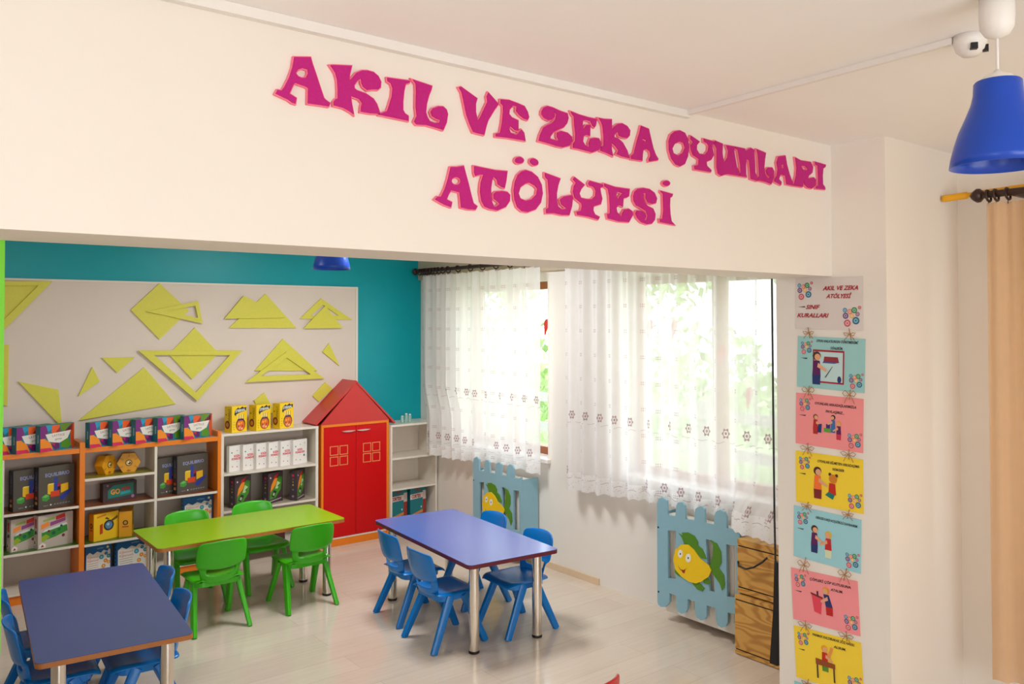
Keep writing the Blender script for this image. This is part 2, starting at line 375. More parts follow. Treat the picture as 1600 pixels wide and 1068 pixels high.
# measured outlines (metres): letters and wooden shapes in wall x/z, cover in width/height, cards in y/z
LETTERS=[
('A', [[(0.843, 2.395), (0.886, 2.403), (0.891, 2.387), (0.901, 2.362), (0.91, 2.338), (0.922, 2.307), (0.927, 2.303), (0.939, 2.297), (0.935, 2.288), (0.912, 2.288), (0.879, 2.287), (0.88, 2.325), (0.872, 2.328), (0.846, 2.332), (0.841, 2.326), (0.831, 2.303), (0.849, 2.295), (0.847, 2.281), (0.838, 2.282), (0.828, 2.288), (0.796, 2.297), (0.801, 2.307), (0.811, 2.307), (0.818, 2.317), (0.83, 2.342), (0.839, 2.369)], [(0.847, 2.356), (0.853, 2.366), (0.865, 2.372), (0.878, 2.371), (0.879, 2.361), (0.874, 2.35), (0.863, 2.347), (0.853, 2.349)]]),
('K', [[(0.939, 2.393), (0.947, 2.395), (0.999, 2.403), (0.993, 2.378), (0.993, 2.364), (1.001, 2.373), (1.012, 2.387), (1.028, 2.396), (1.044, 2.399), (1.062, 2.398), (1.076, 2.39), (1.084, 2.377), (1.083, 2.362), (1.076, 2.355), (1.062, 2.353), (1.044, 2.348), (1.032, 2.354), (1.027, 2.363), (1.026, 2.375), (1.014, 2.366), (1.006, 2.354), (1.007, 2.346), (1.014, 2.342), (1.04, 2.338), (1.062, 2.328), (1.072, 2.316), (1.078, 2.302), (1.081, 2.292), (1.054, 2.289), (1.025, 2.289), (1.026, 2.301), (1.029, 2.312), (1.02, 2.321), (0.997, 2.325), (0.998, 2.311), (1.005, 2.279), (0.995, 2.284), (0.976, 2.291), (0.949, 2.293), (0.949, 2.303), (0.954, 2.31), (0.96, 2.312), (0.96, 2.336), (0.958, 2.36), (0.953, 2.376), (0.947, 2.384)]]),
('I', [[(1.103, 2.391), (1.173, 2.395), (1.171, 2.389), (1.159, 2.384), (1.154, 2.364), (1.151, 2.335), (1.151, 2.313), (1.157, 2.304), (1.168, 2.299), (1.168, 2.286), (1.138, 2.287), (1.084, 2.289), (1.079, 2.289), (1.079, 2.291), (1.087, 2.295), (1.103, 2.303), (1.108, 2.317), (1.117, 2.344), (1.119, 2.366), (1.114, 2.378), (1.104, 2.382)]]),
('L', [[(1.181, 2.4), (1.243, 2.393), (1.241, 2.384), (1.233, 2.366), (1.226, 2.342), (1.223, 2.318), (1.228, 2.305), (1.236, 2.295), (1.251, 2.292), (1.267, 2.296), (1.27, 2.303), (1.256, 2.305), (1.243, 2.31), (1.238, 2.321), (1.246, 2.332), (1.263, 2.34), (1.28, 2.342), (1.291, 2.335), (1.295, 2.324), (1.291, 2.3), (1.28, 2.277), (1.256, 2.28), (1.226, 2.283), (1.193, 2.28), (1.186, 2.287), (1.19, 2.295), (1.194, 2.303), (1.191, 2.328), (1.192, 2.37), (1.191, 2.39)]]),
('V', [[(1.333, 2.405), (1.34, 2.408), (1.396, 2.384), (1.391, 2.368), (1.391, 2.344), (1.398, 2.32), (1.407, 2.332), (1.417, 2.351), (1.433, 2.381), (1.43, 2.395), (1.436, 2.408), (1.473, 2.38), (1.458, 2.361), (1.435, 2.327), (1.428, 2.308), (1.421, 2.283), (1.398, 2.284), (1.382, 2.286), (1.372, 2.303), (1.358, 2.333), (1.347, 2.376), (1.342, 2.393)]]),
('E', [[(1.481, 2.395), (1.512, 2.398), (1.543, 2.394), (1.571, 2.389), (1.583, 2.374), (1.588, 2.36), (1.583, 2.35), (1.567, 2.352), (1.551, 2.36), (1.539, 2.37), (1.541, 2.384), (1.527, 2.384), (1.514, 2.371), (1.512, 2.357), (1.523, 2.348), (1.547, 2.343), (1.547, 2.312), (1.535, 2.312), (1.517, 2.322), (1.512, 2.314), (1.517, 2.302), (1.539, 2.299), (1.547, 2.305), (1.559, 2.318), (1.569, 2.309), (1.574, 2.286), (1.543, 2.286), (1.504, 2.286), (1.463, 2.284), (1.463, 2.292), (1.479, 2.297), (1.486, 2.328), (1.49, 2.36), (1.49, 2.378), (1.481, 2.384)]]),
('Z', [[(1.638, 2.385), (1.646, 2.397), (1.661, 2.404), (1.682, 2.403), (1.713, 2.397), (1.744, 2.394), (1.748, 2.381), (1.742, 2.364), (1.727, 2.348), (1.706, 2.338), (1.685, 2.327), (1.673, 2.313), (1.672, 2.305), (1.699, 2.303), (1.706, 2.307), (1.699, 2.316), (1.7, 2.328), (1.716, 2.335), (1.744, 2.333), (1.762, 2.323), (1.763, 2.309), (1.751, 2.294), (1.726, 2.286), (1.699, 2.286), (1.664, 2.29), (1.626, 2.293), (1.632, 2.312), (1.646, 2.337), (1.661, 2.346), (1.68, 2.355), (1.694, 2.369), (1.698, 2.385), (1.685, 2.393), (1.691, 2.384), (1.69, 2.375), (1.678, 2.364), (1.666, 2.361), (1.648, 2.365), (1.637, 2.376)]]),
('E', [[(1.758, 2.403), (1.791, 2.398), (1.834, 2.395), (1.871, 2.395), (1.866, 2.375), (1.86, 2.367), (1.851, 2.372), (1.842, 2.384), (1.823, 2.385), (1.809, 2.381), (1.808, 2.366), (1.812, 2.353), (1.823, 2.369), (1.842, 2.373), (1.84, 2.337), (1.823, 2.338), (1.812, 2.332), (1.809, 2.315), (1.819, 2.304), (1.838, 2.3), (1.834, 2.313), (1.841, 2.328), (1.86, 2.333), (1.879, 2.334), (1.887, 2.324), (1.888, 2.309), (1.878, 2.296), (1.849, 2.285), (1.819, 2.287), (1.79, 2.289), (1.766, 2.289), (1.767, 2.302), (1.776, 2.313), (1.777, 2.335), (1.773, 2.361), (1.771, 2.388), (1.762, 2.395)]]),
('K', [[(1.879, 2.4), (1.902, 2.4), (1.938, 2.404), (1.938, 2.371), (1.95, 2.383), (1.967, 2.394), (1.987, 2.398), (2.011, 2.392), (2.024, 2.38), (2.022, 2.364), (2.01, 2.353), (1.99, 2.352), (1.971, 2.355), (1.966, 2.368), (1.951, 2.357), (1.949, 2.347), (1.967, 2.346), (1.99, 2.334), (2.01, 2.311), (2.02, 2.287), (1.99, 2.288), (1.959, 2.293), (1.969, 2.306), (1.955, 2.318), (1.936, 2.329), (1.937, 2.307), (1.943, 2.285), (1.916, 2.291), (1.886, 2.295), (1.89, 2.309), (1.901, 2.314), (1.901, 2.344), (1.896, 2.378), (1.89, 2.389)]]),
('A', [[(2.077, 2.403), (2.115, 2.398), (2.125, 2.368), (2.137, 2.335), (2.15, 2.313), (2.162, 2.302), (2.16, 2.297), (2.116, 2.287), (2.114, 2.294), (2.124, 2.308), (2.12, 2.322), (2.104, 2.328), (2.087, 2.323), (2.084, 2.306), (2.082, 2.286), (2.03, 2.285), (2.028, 2.296), (2.042, 2.306), (2.054, 2.342), (2.069, 2.378)], [(2.081, 2.361), (2.102, 2.358), (2.102, 2.352), (2.083, 2.356)]]),
('O', [[(2.276, 2.415), (2.302, 2.41), (2.318, 2.391), (2.323, 2.361), (2.317, 2.329), (2.301, 2.301), (2.275, 2.289), (2.252, 2.293), (2.23, 2.311), (2.217, 2.34), (2.216, 2.37), (2.227, 2.394), (2.25, 2.409)], [(2.273, 2.376), (2.293, 2.374), (2.302, 2.358), (2.29, 2.338), (2.264, 2.325), (2.241, 2.33), (2.234, 2.346), (2.247, 2.365)]]),
('Y', [[(2.334, 2.405), (2.382, 2.39), (2.367, 2.376), (2.366, 2.359), (2.381, 2.345), (2.412, 2.347), (2.43, 2.363), (2.433, 2.381), (2.424, 2.39), (2.407, 2.393), (2.405, 2.404), (2.464, 2.401), (2.467, 2.393), (2.452, 2.387), (2.455, 2.374), (2.462, 2.351), (2.448, 2.333), (2.42, 2.322), (2.423, 2.307), (2.448, 2.294), (2.445, 2.287), (2.399, 2.287), (2.354, 2.287), (2.352, 2.299), (2.375, 2.305), (2.378, 2.327), (2.345, 2.337), (2.334, 2.355), (2.331, 2.37), (2.346, 2.383), (2.331, 2.393)]]),
('U', [[(2.469, 2.405), (2.515, 2.399), (2.512, 2.365), (2.517, 2.342), (2.525, 2.331), (2.542, 2.353), (2.547, 2.377), (2.536, 2.397), (2.587, 2.398), (2.582, 2.382), (2.588, 2.358), (2.598, 2.323), (2.617, 2.3), (2.609, 2.291), (2.541, 2.29), (2.523, 2.286), (2.504, 2.28), (2.485, 2.286), (2.478, 2.309), (2.479, 2.345), (2.479, 2.377), (2.467, 2.391)]]),
('N', [[(2.59, 2.398), (2.648, 2.398), (2.652, 2.39), (2.686, 2.406), (2.706, 2.401), (2.709, 2.373), (2.712, 2.344), (2.712, 2.315), (2.729, 2.292), (2.725, 2.283), (2.684, 2.287), (2.68, 2.324), (2.675, 2.356), (2.658, 2.36), (2.654, 2.337), (2.654, 2.304), (2.659, 2.291), (2.612, 2.291), (2.622, 2.305), (2.62, 2.333), (2.611, 2.365), (2.605, 2.388), (2.59, 2.391)]]),
('L', [[(2.723, 2.406), (2.782, 2.398), (2.775, 2.372), (2.77, 2.338), (2.774, 2.317), (2.785, 2.304), (2.806, 2.302), (2.806, 2.308), (2.788, 2.315), (2.781, 2.331), (2.796, 2.343), (2.824, 2.346), (2.835, 2.332), (2.831, 2.306), (2.816, 2.28), (2.777, 2.285), (2.732, 2.286), (2.729, 2.296), (2.739, 2.305), (2.735, 2.347), (2.73, 2.388)]]),
('A', [[(2.865, 2.394), (2.913, 2.404), (2.923, 2.368), (2.941, 2.331), (2.956, 2.309), (2.965, 2.299), (2.964, 2.289), (2.918, 2.29), (2.911, 2.323), (2.878, 2.325), (2.867, 2.306), (2.885, 2.295), (2.881, 2.283), (2.836, 2.293), (2.838, 2.303), (2.853, 2.317), (2.86, 2.344), (2.853, 2.369)], [(2.882, 2.361), (2.899, 2.367), (2.901, 2.355), (2.886, 2.351)]]),
('R', [[(2.982, 2.405), (3.022, 2.397), (3.092, 2.399), (3.109, 2.38), (3.103, 2.357), (3.076, 2.341), (3.071, 2.329), (3.095, 2.334), (3.115, 2.338), (3.128, 2.329), (3.126, 2.306), (3.098, 2.29), (3.067, 2.291), (3.044, 2.302), (3.04, 2.319), (3.032, 2.29), (2.968, 2.289), (2.975, 2.304), (2.986, 2.331), (2.991, 2.363), (2.985, 2.388)], [(3.022, 2.375), (3.049, 2.378), (3.07, 2.369), (3.064, 2.362), (3.037, 2.361)]]),
('I', [[(3.124, 2.404), (3.205, 2.4), (3.201, 2.391), (3.185, 2.384), (3.18, 2.352), (3.181, 2.316), (3.197, 2.306), (3.199, 2.296), (3.13, 2.293), (3.13, 2.302), (3.147, 2.308), (3.147, 2.349), (3.144, 2.389), (3.126, 2.393)]]),
('A', [[(1.305, 2.177), (1.324, 2.179), (1.349, 2.185), (1.355, 2.167), (1.366, 2.135), (1.376, 2.102), (1.383, 2.082), (1.396, 2.075), (1.39, 2.065), (1.366, 2.064), (1.34, 2.067), (1.338, 2.086), (1.335, 2.109), (1.306, 2.112), (1.297, 2.099), (1.291, 2.085), (1.309, 2.079), (1.306, 2.065), (1.283, 2.07), (1.253, 2.082), (1.261, 2.09), (1.273, 2.091), (1.286, 2.115), (1.296, 2.143)], [(1.339, 2.141), (1.337, 2.136), (1.331, 2.131), (1.323, 2.129), (1.315, 2.129), (1.309, 2.133), (1.307, 2.138), (1.309, 2.144), (1.315, 2.148), (1.323, 2.151), (1.331, 2.15), (1.337, 2.147)]]),
('T', [[(1.385, 2.189), (1.425, 2.187), (1.461, 2.185), (1.505, 2.187), (1.501, 2.16), (1.495, 2.137), (1.486, 2.138), (1.47, 2.145), (1.467, 2.158), (1.455, 2.166), (1.449, 2.155), (1.445, 2.132), (1.445, 2.108), (1.449, 2.091), (1.455, 2.08), (1.463, 2.079), (1.477, 2.089), (1.469, 2.095), (1.455, 2.102), (1.454, 2.115), (1.463, 2.123), (1.486, 2.127), (1.505, 2.126), (1.515, 2.118), (1.514, 2.101), (1.499, 2.082), (1.469, 2.069), (1.441, 2.071), (1.422, 2.076), (1.411, 2.092), (1.406, 2.118), (1.409, 2.144), (1.418, 2.168), (1.401, 2.165), (1.39, 2.161), (1.386, 2.17)]]),
('Ö', [[(1.575, 2.198), (1.598, 2.195), (1.622, 2.182), (1.637, 2.16), (1.641, 2.135), (1.634, 2.107), (1.613, 2.084), (1.583, 2.073), (1.56, 2.074), (1.542, 2.085), (1.532, 2.107), (1.529, 2.134), (1.534, 2.159), (1.545, 2.181), (1.56, 2.193)], [(1.589, 2.162), (1.61, 2.155), (1.62, 2.147), (1.616, 2.128), (1.598, 2.113), (1.574, 2.106), (1.554, 2.111), (1.547, 2.126), (1.554, 2.145), (1.572, 2.157)], [(1.568, 2.227), (1.565, 2.221), (1.559, 2.217), (1.551, 2.215), (1.542, 2.215), (1.536, 2.218), (1.534, 2.223), (1.536, 2.228), (1.542, 2.232), (1.551, 2.235), (1.559, 2.234), (1.565, 2.231)], [(1.623, 2.222), (1.618, 2.218), (1.61, 2.216), (1.602, 2.217), (1.595, 2.221), (1.592, 2.226), (1.593, 2.231), (1.598, 2.235), (1.605, 2.237), (1.614, 2.235), (1.621, 2.232), (1.624, 2.227)]]),
('L', [[(1.651, 2.198), (1.713, 2.187), (1.704, 2.166), (1.698, 2.14), (1.698, 2.118), (1.704, 2.099), (1.719, 2.092), (1.739, 2.097), (1.732, 2.1), (1.717, 2.108), (1.711, 2.122), (1.728, 2.133), (1.758, 2.14), (1.765, 2.132), (1.761, 2.106), (1.75, 2.077), (1.72, 2.075), (1.687, 2.078), (1.656, 2.075), (1.655, 2.088), (1.665, 2.093), (1.667, 2.129), (1.662, 2.178), (1.651, 2.186)]]),
('Y', [[(1.772, 2.198), (1.816, 2.178), (1.801, 2.164), (1.793, 2.149), (1.8, 2.135), (1.824, 2.133), (1.847, 2.135), (1.863, 2.147), (1.865, 2.164), (1.856, 2.175), (1.836, 2.177), (1.832, 2.185), (1.838, 2.193), (1.896, 2.187), (1.896, 2.179), (1.884, 2.175), (1.887, 2.16), (1.893, 2.141), (1.887, 2.123), (1.855, 2.113), (1.853, 2.1), (1.861, 2.087), (1.881, 2.081), (1.875, 2.072), (1.831, 2.078), (1.785, 2.08), (1.781, 2.09), (1.8, 2.095), (1.804, 2.11), (1.802, 2.118), (1.773, 2.133), (1.766, 2.152), (1.77, 2.169), (1.779, 2.181), (1.766, 2.19)]]),
('E', [[(1.903, 2.191), (1.953, 2.184), (2.02, 2.184), (2.017, 2.161), (2.006, 2.155), (1.991, 2.151), (1.988, 2.123), (1.969, 2.127), (1.957, 2.117), (1.961, 2.102), (1.982, 2.089), (1.984, 2.101), (1.995, 2.114), (2.016, 2.118), (2.033, 2.111), (2.035, 2.099), (2.016, 2.074), (1.969, 2.073), (1.919, 2.079), (1.915, 2.093), (1.928, 2.097), (1.928, 2.123), (1.926, 2.152), (1.92, 2.175), (1.904, 2.182)], [(1.959, 2.17), (1.987, 2.167), (1.972, 2.156), (1.965, 2.143), (1.957, 2.155)]]),
('S', [[(2.038, 2.162), (2.044, 2.178), (2.06, 2.189), (2.086, 2.194), (2.117, 2.193), (2.142, 2.183), (2.154, 2.165), (2.149, 2.149), (2.13, 2.144), (2.108, 2.147), (2.097, 2.162), (2.099, 2.178), (2.086, 2.176), (2.084, 2.161), (2.092, 2.146), (2.108, 2.135), (2.135, 2.128), (2.146, 2.111), (2.143, 2.092), (2.127, 2.077), (2.105, 2.073), (2.076, 2.078), (2.055, 2.092), (2.047, 2.106), (2.053, 2.115), (2.077, 2.117), (2.094, 2.11), (2.099, 2.098), (2.09, 2.086), (2.101, 2.087), (2.107, 2.102), (2.099, 2.118), (2.077, 2.125), (2.051, 2.133), (2.039, 2.147)]]),
('İ', [[(2.174, 2.193), (2.236, 2.187), (2.232, 2.179), (2.222, 2.175), (2.22, 2.148), (2.222, 2.117), (2.228, 2.092), (2.245, 2.081), (2.221, 2.082), (2.17, 2.085), (2.168, 2.095), (2.182, 2.098), (2.187, 2.126), (2.186, 2.16), (2.185, 2.184), (2.174, 2.189)], [(2.222, 2.224), (2.219, 2.219), (2.212, 2.215), (2.203, 2.212), (2.194, 2.213), (2.187, 2.216), (2.184, 2.22), (2.187, 2.225), (2.194, 2.229), (2.203, 2.231), (2.212, 2.231), (2.219, 2.228)]]),
]
SHAPES=[
('ring big triangle top left', [[(0.488, 1.998), (1.033, 2.012), (0.755, 1.686)], [(0.567, 1.972), (0.952, 1.981), (0.754, 1.75)]]),
('inner', [[(0.548, 1.982), (0.971, 1.993), (0.755, 1.737)]]),
('strip', [[(0.697, 1.605), (0.792, 1.6), (0.788, 1.21), (0.701, 1.238)]]),
('tri c', [[(0.846, 1.363), (1.078, 1.297), (1.101, 1.047)]]),
('tri d', [[(1.28, 1.44), (1.326, 1.341), (1.194, 1.246)]]),
('tri e', [[(1.338, 1.501), (1.549, 1.498), (1.434, 1.395)]]),
('tri f', [[(1.611, 1.426), (1.823, 1.158), (1.2, 1.087)]]),
('diamond g', [[(1.708, 2.016), (1.914, 1.823), (1.711, 1.62), (1.519, 1.826)]]),
('narrow ring h', [[(1.618, 1.816), (1.975, 1.894), (2.007, 1.731)], [(1.754, 1.821), (1.954, 1.86), (1.974, 1.771)]]),
('diamond i', [[(1.955, 1.7), (2.129, 1.51), (1.937, 1.328), (1.776, 1.514)]]),
('ring j', [[(1.568, 1.545), (2.301, 1.527), (1.971, 1.17)], [(1.673, 1.51), (2.209, 1.495), (1.964, 1.233)]]),
('k2', [[(2.485, 1.956), (2.737, 1.692), (2.204, 1.696)]]),
('k1', [[(2.311, 1.939), (2.63, 1.773), (2.166, 1.765)]]),
('ring l', [[(2.944, 1.927), (3.218, 1.757), (2.767, 1.765)], [(2.96, 1.875), (3.095, 1.792), (2.852, 1.788)]]),
('m', [[(2.975, 1.869), (3.128, 1.689), (2.791, 1.689)]]),
('n', [[(2.625, 1.609), (2.915, 1.352), (2.403, 1.372)]]),
('ring o', [[(2.649, 1.508), (2.971, 1.289), (2.331, 1.288)], [(2.655, 1.463), (2.853, 1.326), (2.448, 1.33)]]),
('p', [[(3.014, 1.568), (3.106, 1.384), (2.958, 1.5)]]),
('q', [[(2.477, 1.201), (2.57, 1.039), (2.455, 1.047), (2.399, 1.147)]]),
('r', [[(2.983, 1.258), (3.046, 1.202), (2.928, 1.106), (2.872, 1.155)]]),
]
COVER={
'outer' : [(0.027, 0.096), (0.033, 0.083), (0.053, 0.075), (0.086, 0.084), (0.109, 0.106), (0.118, 0.12), (0.119, 0.172), (0.17, 0.171), (0.172, 0.105), (0.182, 0.083), (0.21, 0.078), (0.238, 0.092), (0.251, 0.116), (0.255, 0.173), (0.306, 0.171), (0.306, 0.112), (0.318, 0.087), (0.348, 0.078), (0.375, 0.093), (0.387, 0.115), (0.388, 0.172), (0.448, 0.174), (0.45, 0.114), (0.461, 0.084), (0.488, 0.078), (0.516, 0.094), (0.528, 0.117), (0.528, 0.172), (0.589, 0.175), (0.588, 0.089), (0.596, 0.073), (0.61, 0.068), (0.61, 0.64), (0.582, 0.628), (0.527, 0.624), (0.524, 0.688), (0.51, 0.709), (0.482, 0.715), (0.453, 0.699), (0.444, 0.674), (0.441, 0.626), (0.38, 0.624), (0.377, 0.7), (0.359, 0.711), (0.333, 0.706), (0.311, 0.688), (0.304, 0.624), (0.243, 0.62), (0.237, 0.694), (0.218, 0.711), (0.187, 0.705), (0.174, 0.684), (0.167, 0.623), (0.109, 0.618), (0.104, 0.701), (0.071, 0.716), (0.038, 0.7), (0.028, 0.668)] ,
'slotA' : [(0.109, 0.531), (0.168, 0.54), (0.168, 0.262), (0.109, 0.256)] ,
'slotB' : [(0.384, 0.536), (0.431, 0.54), (0.443, 0.257), (0.408, 0.257)] ,
'slotC' : [(0.522, 0.536), (0.587, 0.54), (0.59, 0.264), (0.525, 0.255)] ,
'body' : [(0.156, 0.376), (0.172, 0.433), (0.216, 0.472), (0.266, 0.482), (0.309, 0.462), (0.351, 0.423), (0.41, 0.399), (0.427, 0.375), (0.409, 0.338), (0.356, 0.296), (0.319, 0.278), (0.271, 0.276), (0.215, 0.291), (0.171, 0.32)] ,
'dorsal' : [(0.194, 0.531), (0.223, 0.522), (0.217, 0.54), (0.261, 0.549), (0.309, 0.539), (0.333, 0.51), (0.331, 0.491), (0.363, 0.478), (0.392, 0.428), (0.357, 0.425), (0.309, 0.457), (0.266, 0.482), (0.235, 0.478), (0.217, 0.511)] ,
'tail' : [(0.419, 0.539), (0.463, 0.528), (0.491, 0.487), (0.491, 0.431), (0.473, 0.399), (0.507, 0.37), (0.513, 0.316), (0.495, 0.281), (0.478, 0.317), (0.427, 0.361), (0.413, 0.39), (0.433, 0.456), (0.437, 0.513)] ,
'fin1' : [(0.289, 0.299), (0.32, 0.309), (0.343, 0.284), (0.377, 0.264), (0.361, 0.245), (0.325, 0.246), (0.295, 0.267)] ,
'fin2' : [(0.368, 0.316), (0.397, 0.325), (0.426, 0.309), (0.403, 0.292), (0.37, 0.292)] ,
'fin3' : [(0.162, 0.32), (0.19, 0.305), (0.224, 0.286), (0.19, 0.29), (0.165, 0.299)] ,
'eye1' : [(0.227, 0.423), (0.225, 0.411), (0.218, 0.401), (0.21, 0.396), (0.201, 0.397), (0.194, 0.404), (0.192, 0.416), (0.195, 0.428), (0.201, 0.438), (0.21, 0.443), (0.219, 0.442), (0.225, 0.435)] ,
'eye2' : [(0.286, 0.412), (0.284, 0.399), (0.276, 0.388), (0.267, 0.383), (0.257, 0.384), (0.25, 0.391), (0.247, 0.403), (0.25, 0.417), (0.257, 0.427), (0.267, 0.433), (0.277, 0.432), (0.284, 0.424)] ,
'pupil1' : [(0.215, 0.42), (0.214, 0.417), (0.212, 0.414), (0.21, 0.413), (0.207, 0.413), (0.205, 0.415), (0.205, 0.417), (0.205, 0.421), (0.207, 0.423), (0.21, 0.424), (0.212, 0.424), (0.214, 0.422)] ,
'pupil2' : [(0.272, 0.409), (0.271, 0.406), (0.269, 0.403), (0.267, 0.402), (0.264, 0.402), (0.263, 0.404), (0.262, 0.407), (0.263, 0.41), (0.264, 0.412), (0.267, 0.414), (0.269, 0.413), (0.271, 0.412)] ,
'mouth' : [(0.212, 0.331), (0.228, 0.33), (0.247, 0.342), (0.24, 0.317), (0.228, 0.314)] ,
'smile' : [(0.19, 0.349), (0.212, 0.331), (0.234, 0.333), (0.259, 0.35), (0.232, 0.326), (0.209, 0.327)] ,
}
CARDS=[
[(2.108, 1.931), (1.795, 1.925), (2.109, 1.71), (1.793, 1.708)] ,
[(2.102, 1.678), (1.789, 1.665), (2.102, 1.459), (1.793, 1.455)] ,
[(2.11, 1.432), (1.795, 1.422), (2.118, 1.208), (1.802, 1.205)] ,
[(2.114, 1.172), (1.796, 1.179), (2.12, 0.959), (1.807, 0.952)] ,
[(2.125, 0.932), (1.807, 0.93), (2.136, 0.719), (1.819, 0.707)] ,
[(2.139, 0.665), (1.824, 0.674), (2.142, 0.434), (1.829, 0.453)] ,
[(2.131, 0.415), (1.81, 0.428), (2.131, 0.187), (1.813, 0.206)] ,
[(2.133, 0.167), (1.816, 0.187), (2.135, -0.05), (1.819, -0.028)] ,
]

# ================================================================== the setting
XW, YB = 3.90, 6.2125
LF, LB, LZ, CZ = 1.934, 2.2075, 1.934, 2.49
PX, PF = 3.262, 1.697
def sbox(name, *a, m=None):
    return struct(MB().box(*a, m).build(name))
sbox('floor', -3.1, 3.92, -3.5, 6.3, -0.1, 0.0, m=FLOOR)
sbox('ceiling', -3.1, 4.15, -3.6, 6.35, CZ, CZ+0.1, m=CEIL)
sbox('wall_back', -1.9, 4.15, YB, YB+0.12, 0, CZ, m=TEAL)
b = MB(); b.box(-3.1, PX, LF, LB, LZ, CZ, WALL); b.box(-3.1, 0.2, LF, LB, 0, LZ, WALL)
struct(b.build('wall_middle'))
sbox('wall_pillar', PX, XW, PF, LB, 0, CZ, m=WALL)
sbox('wall_left', -2.02, -1.9, LB, YB+0.12, 0, CZ, m=WALL)
# corner stub behind the opening on the left
sbox('wall_stub', -1.9, 0.262, LB, LB+0.12, 0, CZ, m=WALL)
# window wall with its two openings in the back room and one in the front room
W1 = (4.52, 5.60); W2 = (2.60, 3.80); W3 = (-1.7, 1.15); SZ, HZ = 0.735, 2.035
T_ = 0.24
b = MB()
def wallpiece(y0, y1, z0=0, z1=CZ): b.box(XW, XW+T_, y0, y1, z0, z1, WALL)
wallpiece(-3.5, W3[0]); wallpiece(W3[1], W2[0]); wallpiece(W2[1], W1[0]); wallpiece(W1[1], YB)
for a in (W1, W2, W3): wallpiece(a[0], a[1], 0, SZ); wallpiece(a[0], a[1], HZ, CZ)
struct(b.build('wall_right'))
# front room: unseen rear and left walls, openings added and sized to light it
b = MB()
xs = [-3.1, -1.5, 2.1, 3.92]
for i in range(0, 3):
    if i % 2 == 0: b.box(xs[i], xs[i+1], -3.6, -3.5, 0, CZ, WALL)
    else: b.box(xs[i], xs[i+1], -3.6, -3.5, 0, 0.15, WALL); b.box(xs[i], xs[i+1], -3.6, -3.5, 2.3, CZ, WALL)
struct(b.build('wall_rear'))
b = MB(); b.box(-3.1, -3.0, -3.5, -0.9, 0, CZ, WALL); b.box(-3.1, -3.0, 0.3, LF, 0, CZ, WALL)
b.box(-3.1, -3.0, -0.9, 0.3, 0, 0.75, WALL); b.box(-3.1, -3.0, -0.9, 0.3, 2.15, CZ, WALL)
struct(b.build('wall_front_left'))
# dropped beam along the head of the window wall, skirting strip
SHADE = mat('shaded_beam_paint', (206, 188, 160), 0.6, noise=0.02)  # darker than the wall paint: the beam's shade is put into its colour
struct(bevel(MB().box(XW-0.03, XW-0.0005, 3.98, YB-0.001, 2.10, CZ-0.001, SHADE).build('trim_1'), 0.003))
struct(MB().box(XW-0.012, XW-0.0005, 4.0, 5.8, 0.0005, 0.045, mat('skirting_cream', (226, 198, 164), 0.5)).build('baseboard_right'))
# windows
def window(n, Y0, Y1, mull):
    x0, x1 = XW+0.12, XW+0.18
    b = MB(); fw_ = 0.055
    b.box(x0, x1, Y0, Y0+fw_, SZ+0.03, HZ, WFRAME); b.box(x0, x1, Y1-fw_, Y1, SZ+0.03, HZ, WFRAME)
    b.box(x0, x1, Y0+fw_, Y1-fw_, SZ+0.03, SZ+0.03+fw_, WFRAME); b.box(x0, x1, Y0+fw_, Y1-fw_, HZ-fw_, HZ, WFRAME)
    for q in mull: b.box(x0-0.01, x1, q-0.035, q+0.035, SZ+0.03+fw_, HZ-fw_, WFRAME)
    t = struct(bpy.data.objects.new('window_%d' % n, None)); C.objects.link(t); t.location = (x0, (Y0+Y1)/2, SZ)
    o = b.build('window_frame'); o.parent = t; o.matrix_parent_inverse = Matrix.Translation((-x0, -(Y0+Y1)/2, -SZ))
    g = MB().box(x0+0.026, x0+0.032, Y0+fw_, Y1-fw_, SZ+0.03+fw_, HZ-fw_, GLASS).build('pane'); g.parent = t; g.matrix_parent_inverse = o.matrix_parent_inverse.copy()
    s = bevel(MB().box(XW-0.035, x0-0.002, Y0-0.03 if n < 3 else Y0, Y1+0.03 if n < 3 else Y1, SZ+0.0005, SZ+0.03, PWHITE).build('window_sill'), 0.004)
    s.parent = t; s.matrix_parent_inverse = o.matrix_parent_inverse.copy()
window(1, W1[0], W1[1], (5.1,)); window(2, W2[0], W2[1], (3.12,)); window(3, W3[0], W3[1], (-0.7, 0.25))
# green foam guard on the corner of the stub wall
tag(MB().box(0.2625, 0.2725, LB-0.004, LB+0.05, 1.0, LZ+0.3, mat('lime_foam', (120, 220, 20), 0.5)).build('corner_guard'),
    'bright green foam guard on the wall corner at the left edge', 'guard')
# board on the teal wall
t = thing('wall_board', 'large cream display board with lime wooden shapes on the teal wall', 'board', (1.6, YB-0.001, 1.4))
o = MB().box(-1.85, 1.655, -0.02, 0, -0.75, 0.612, BOARD).build('panel', t)
o = MB().box(-1.85, 1.675, -0.026, 0, 0.612, 0.626, WHITE).box(1.655, 1.675, -0.026, 0, -0.75, 0.612, WHITE).build('edge_trim', t)
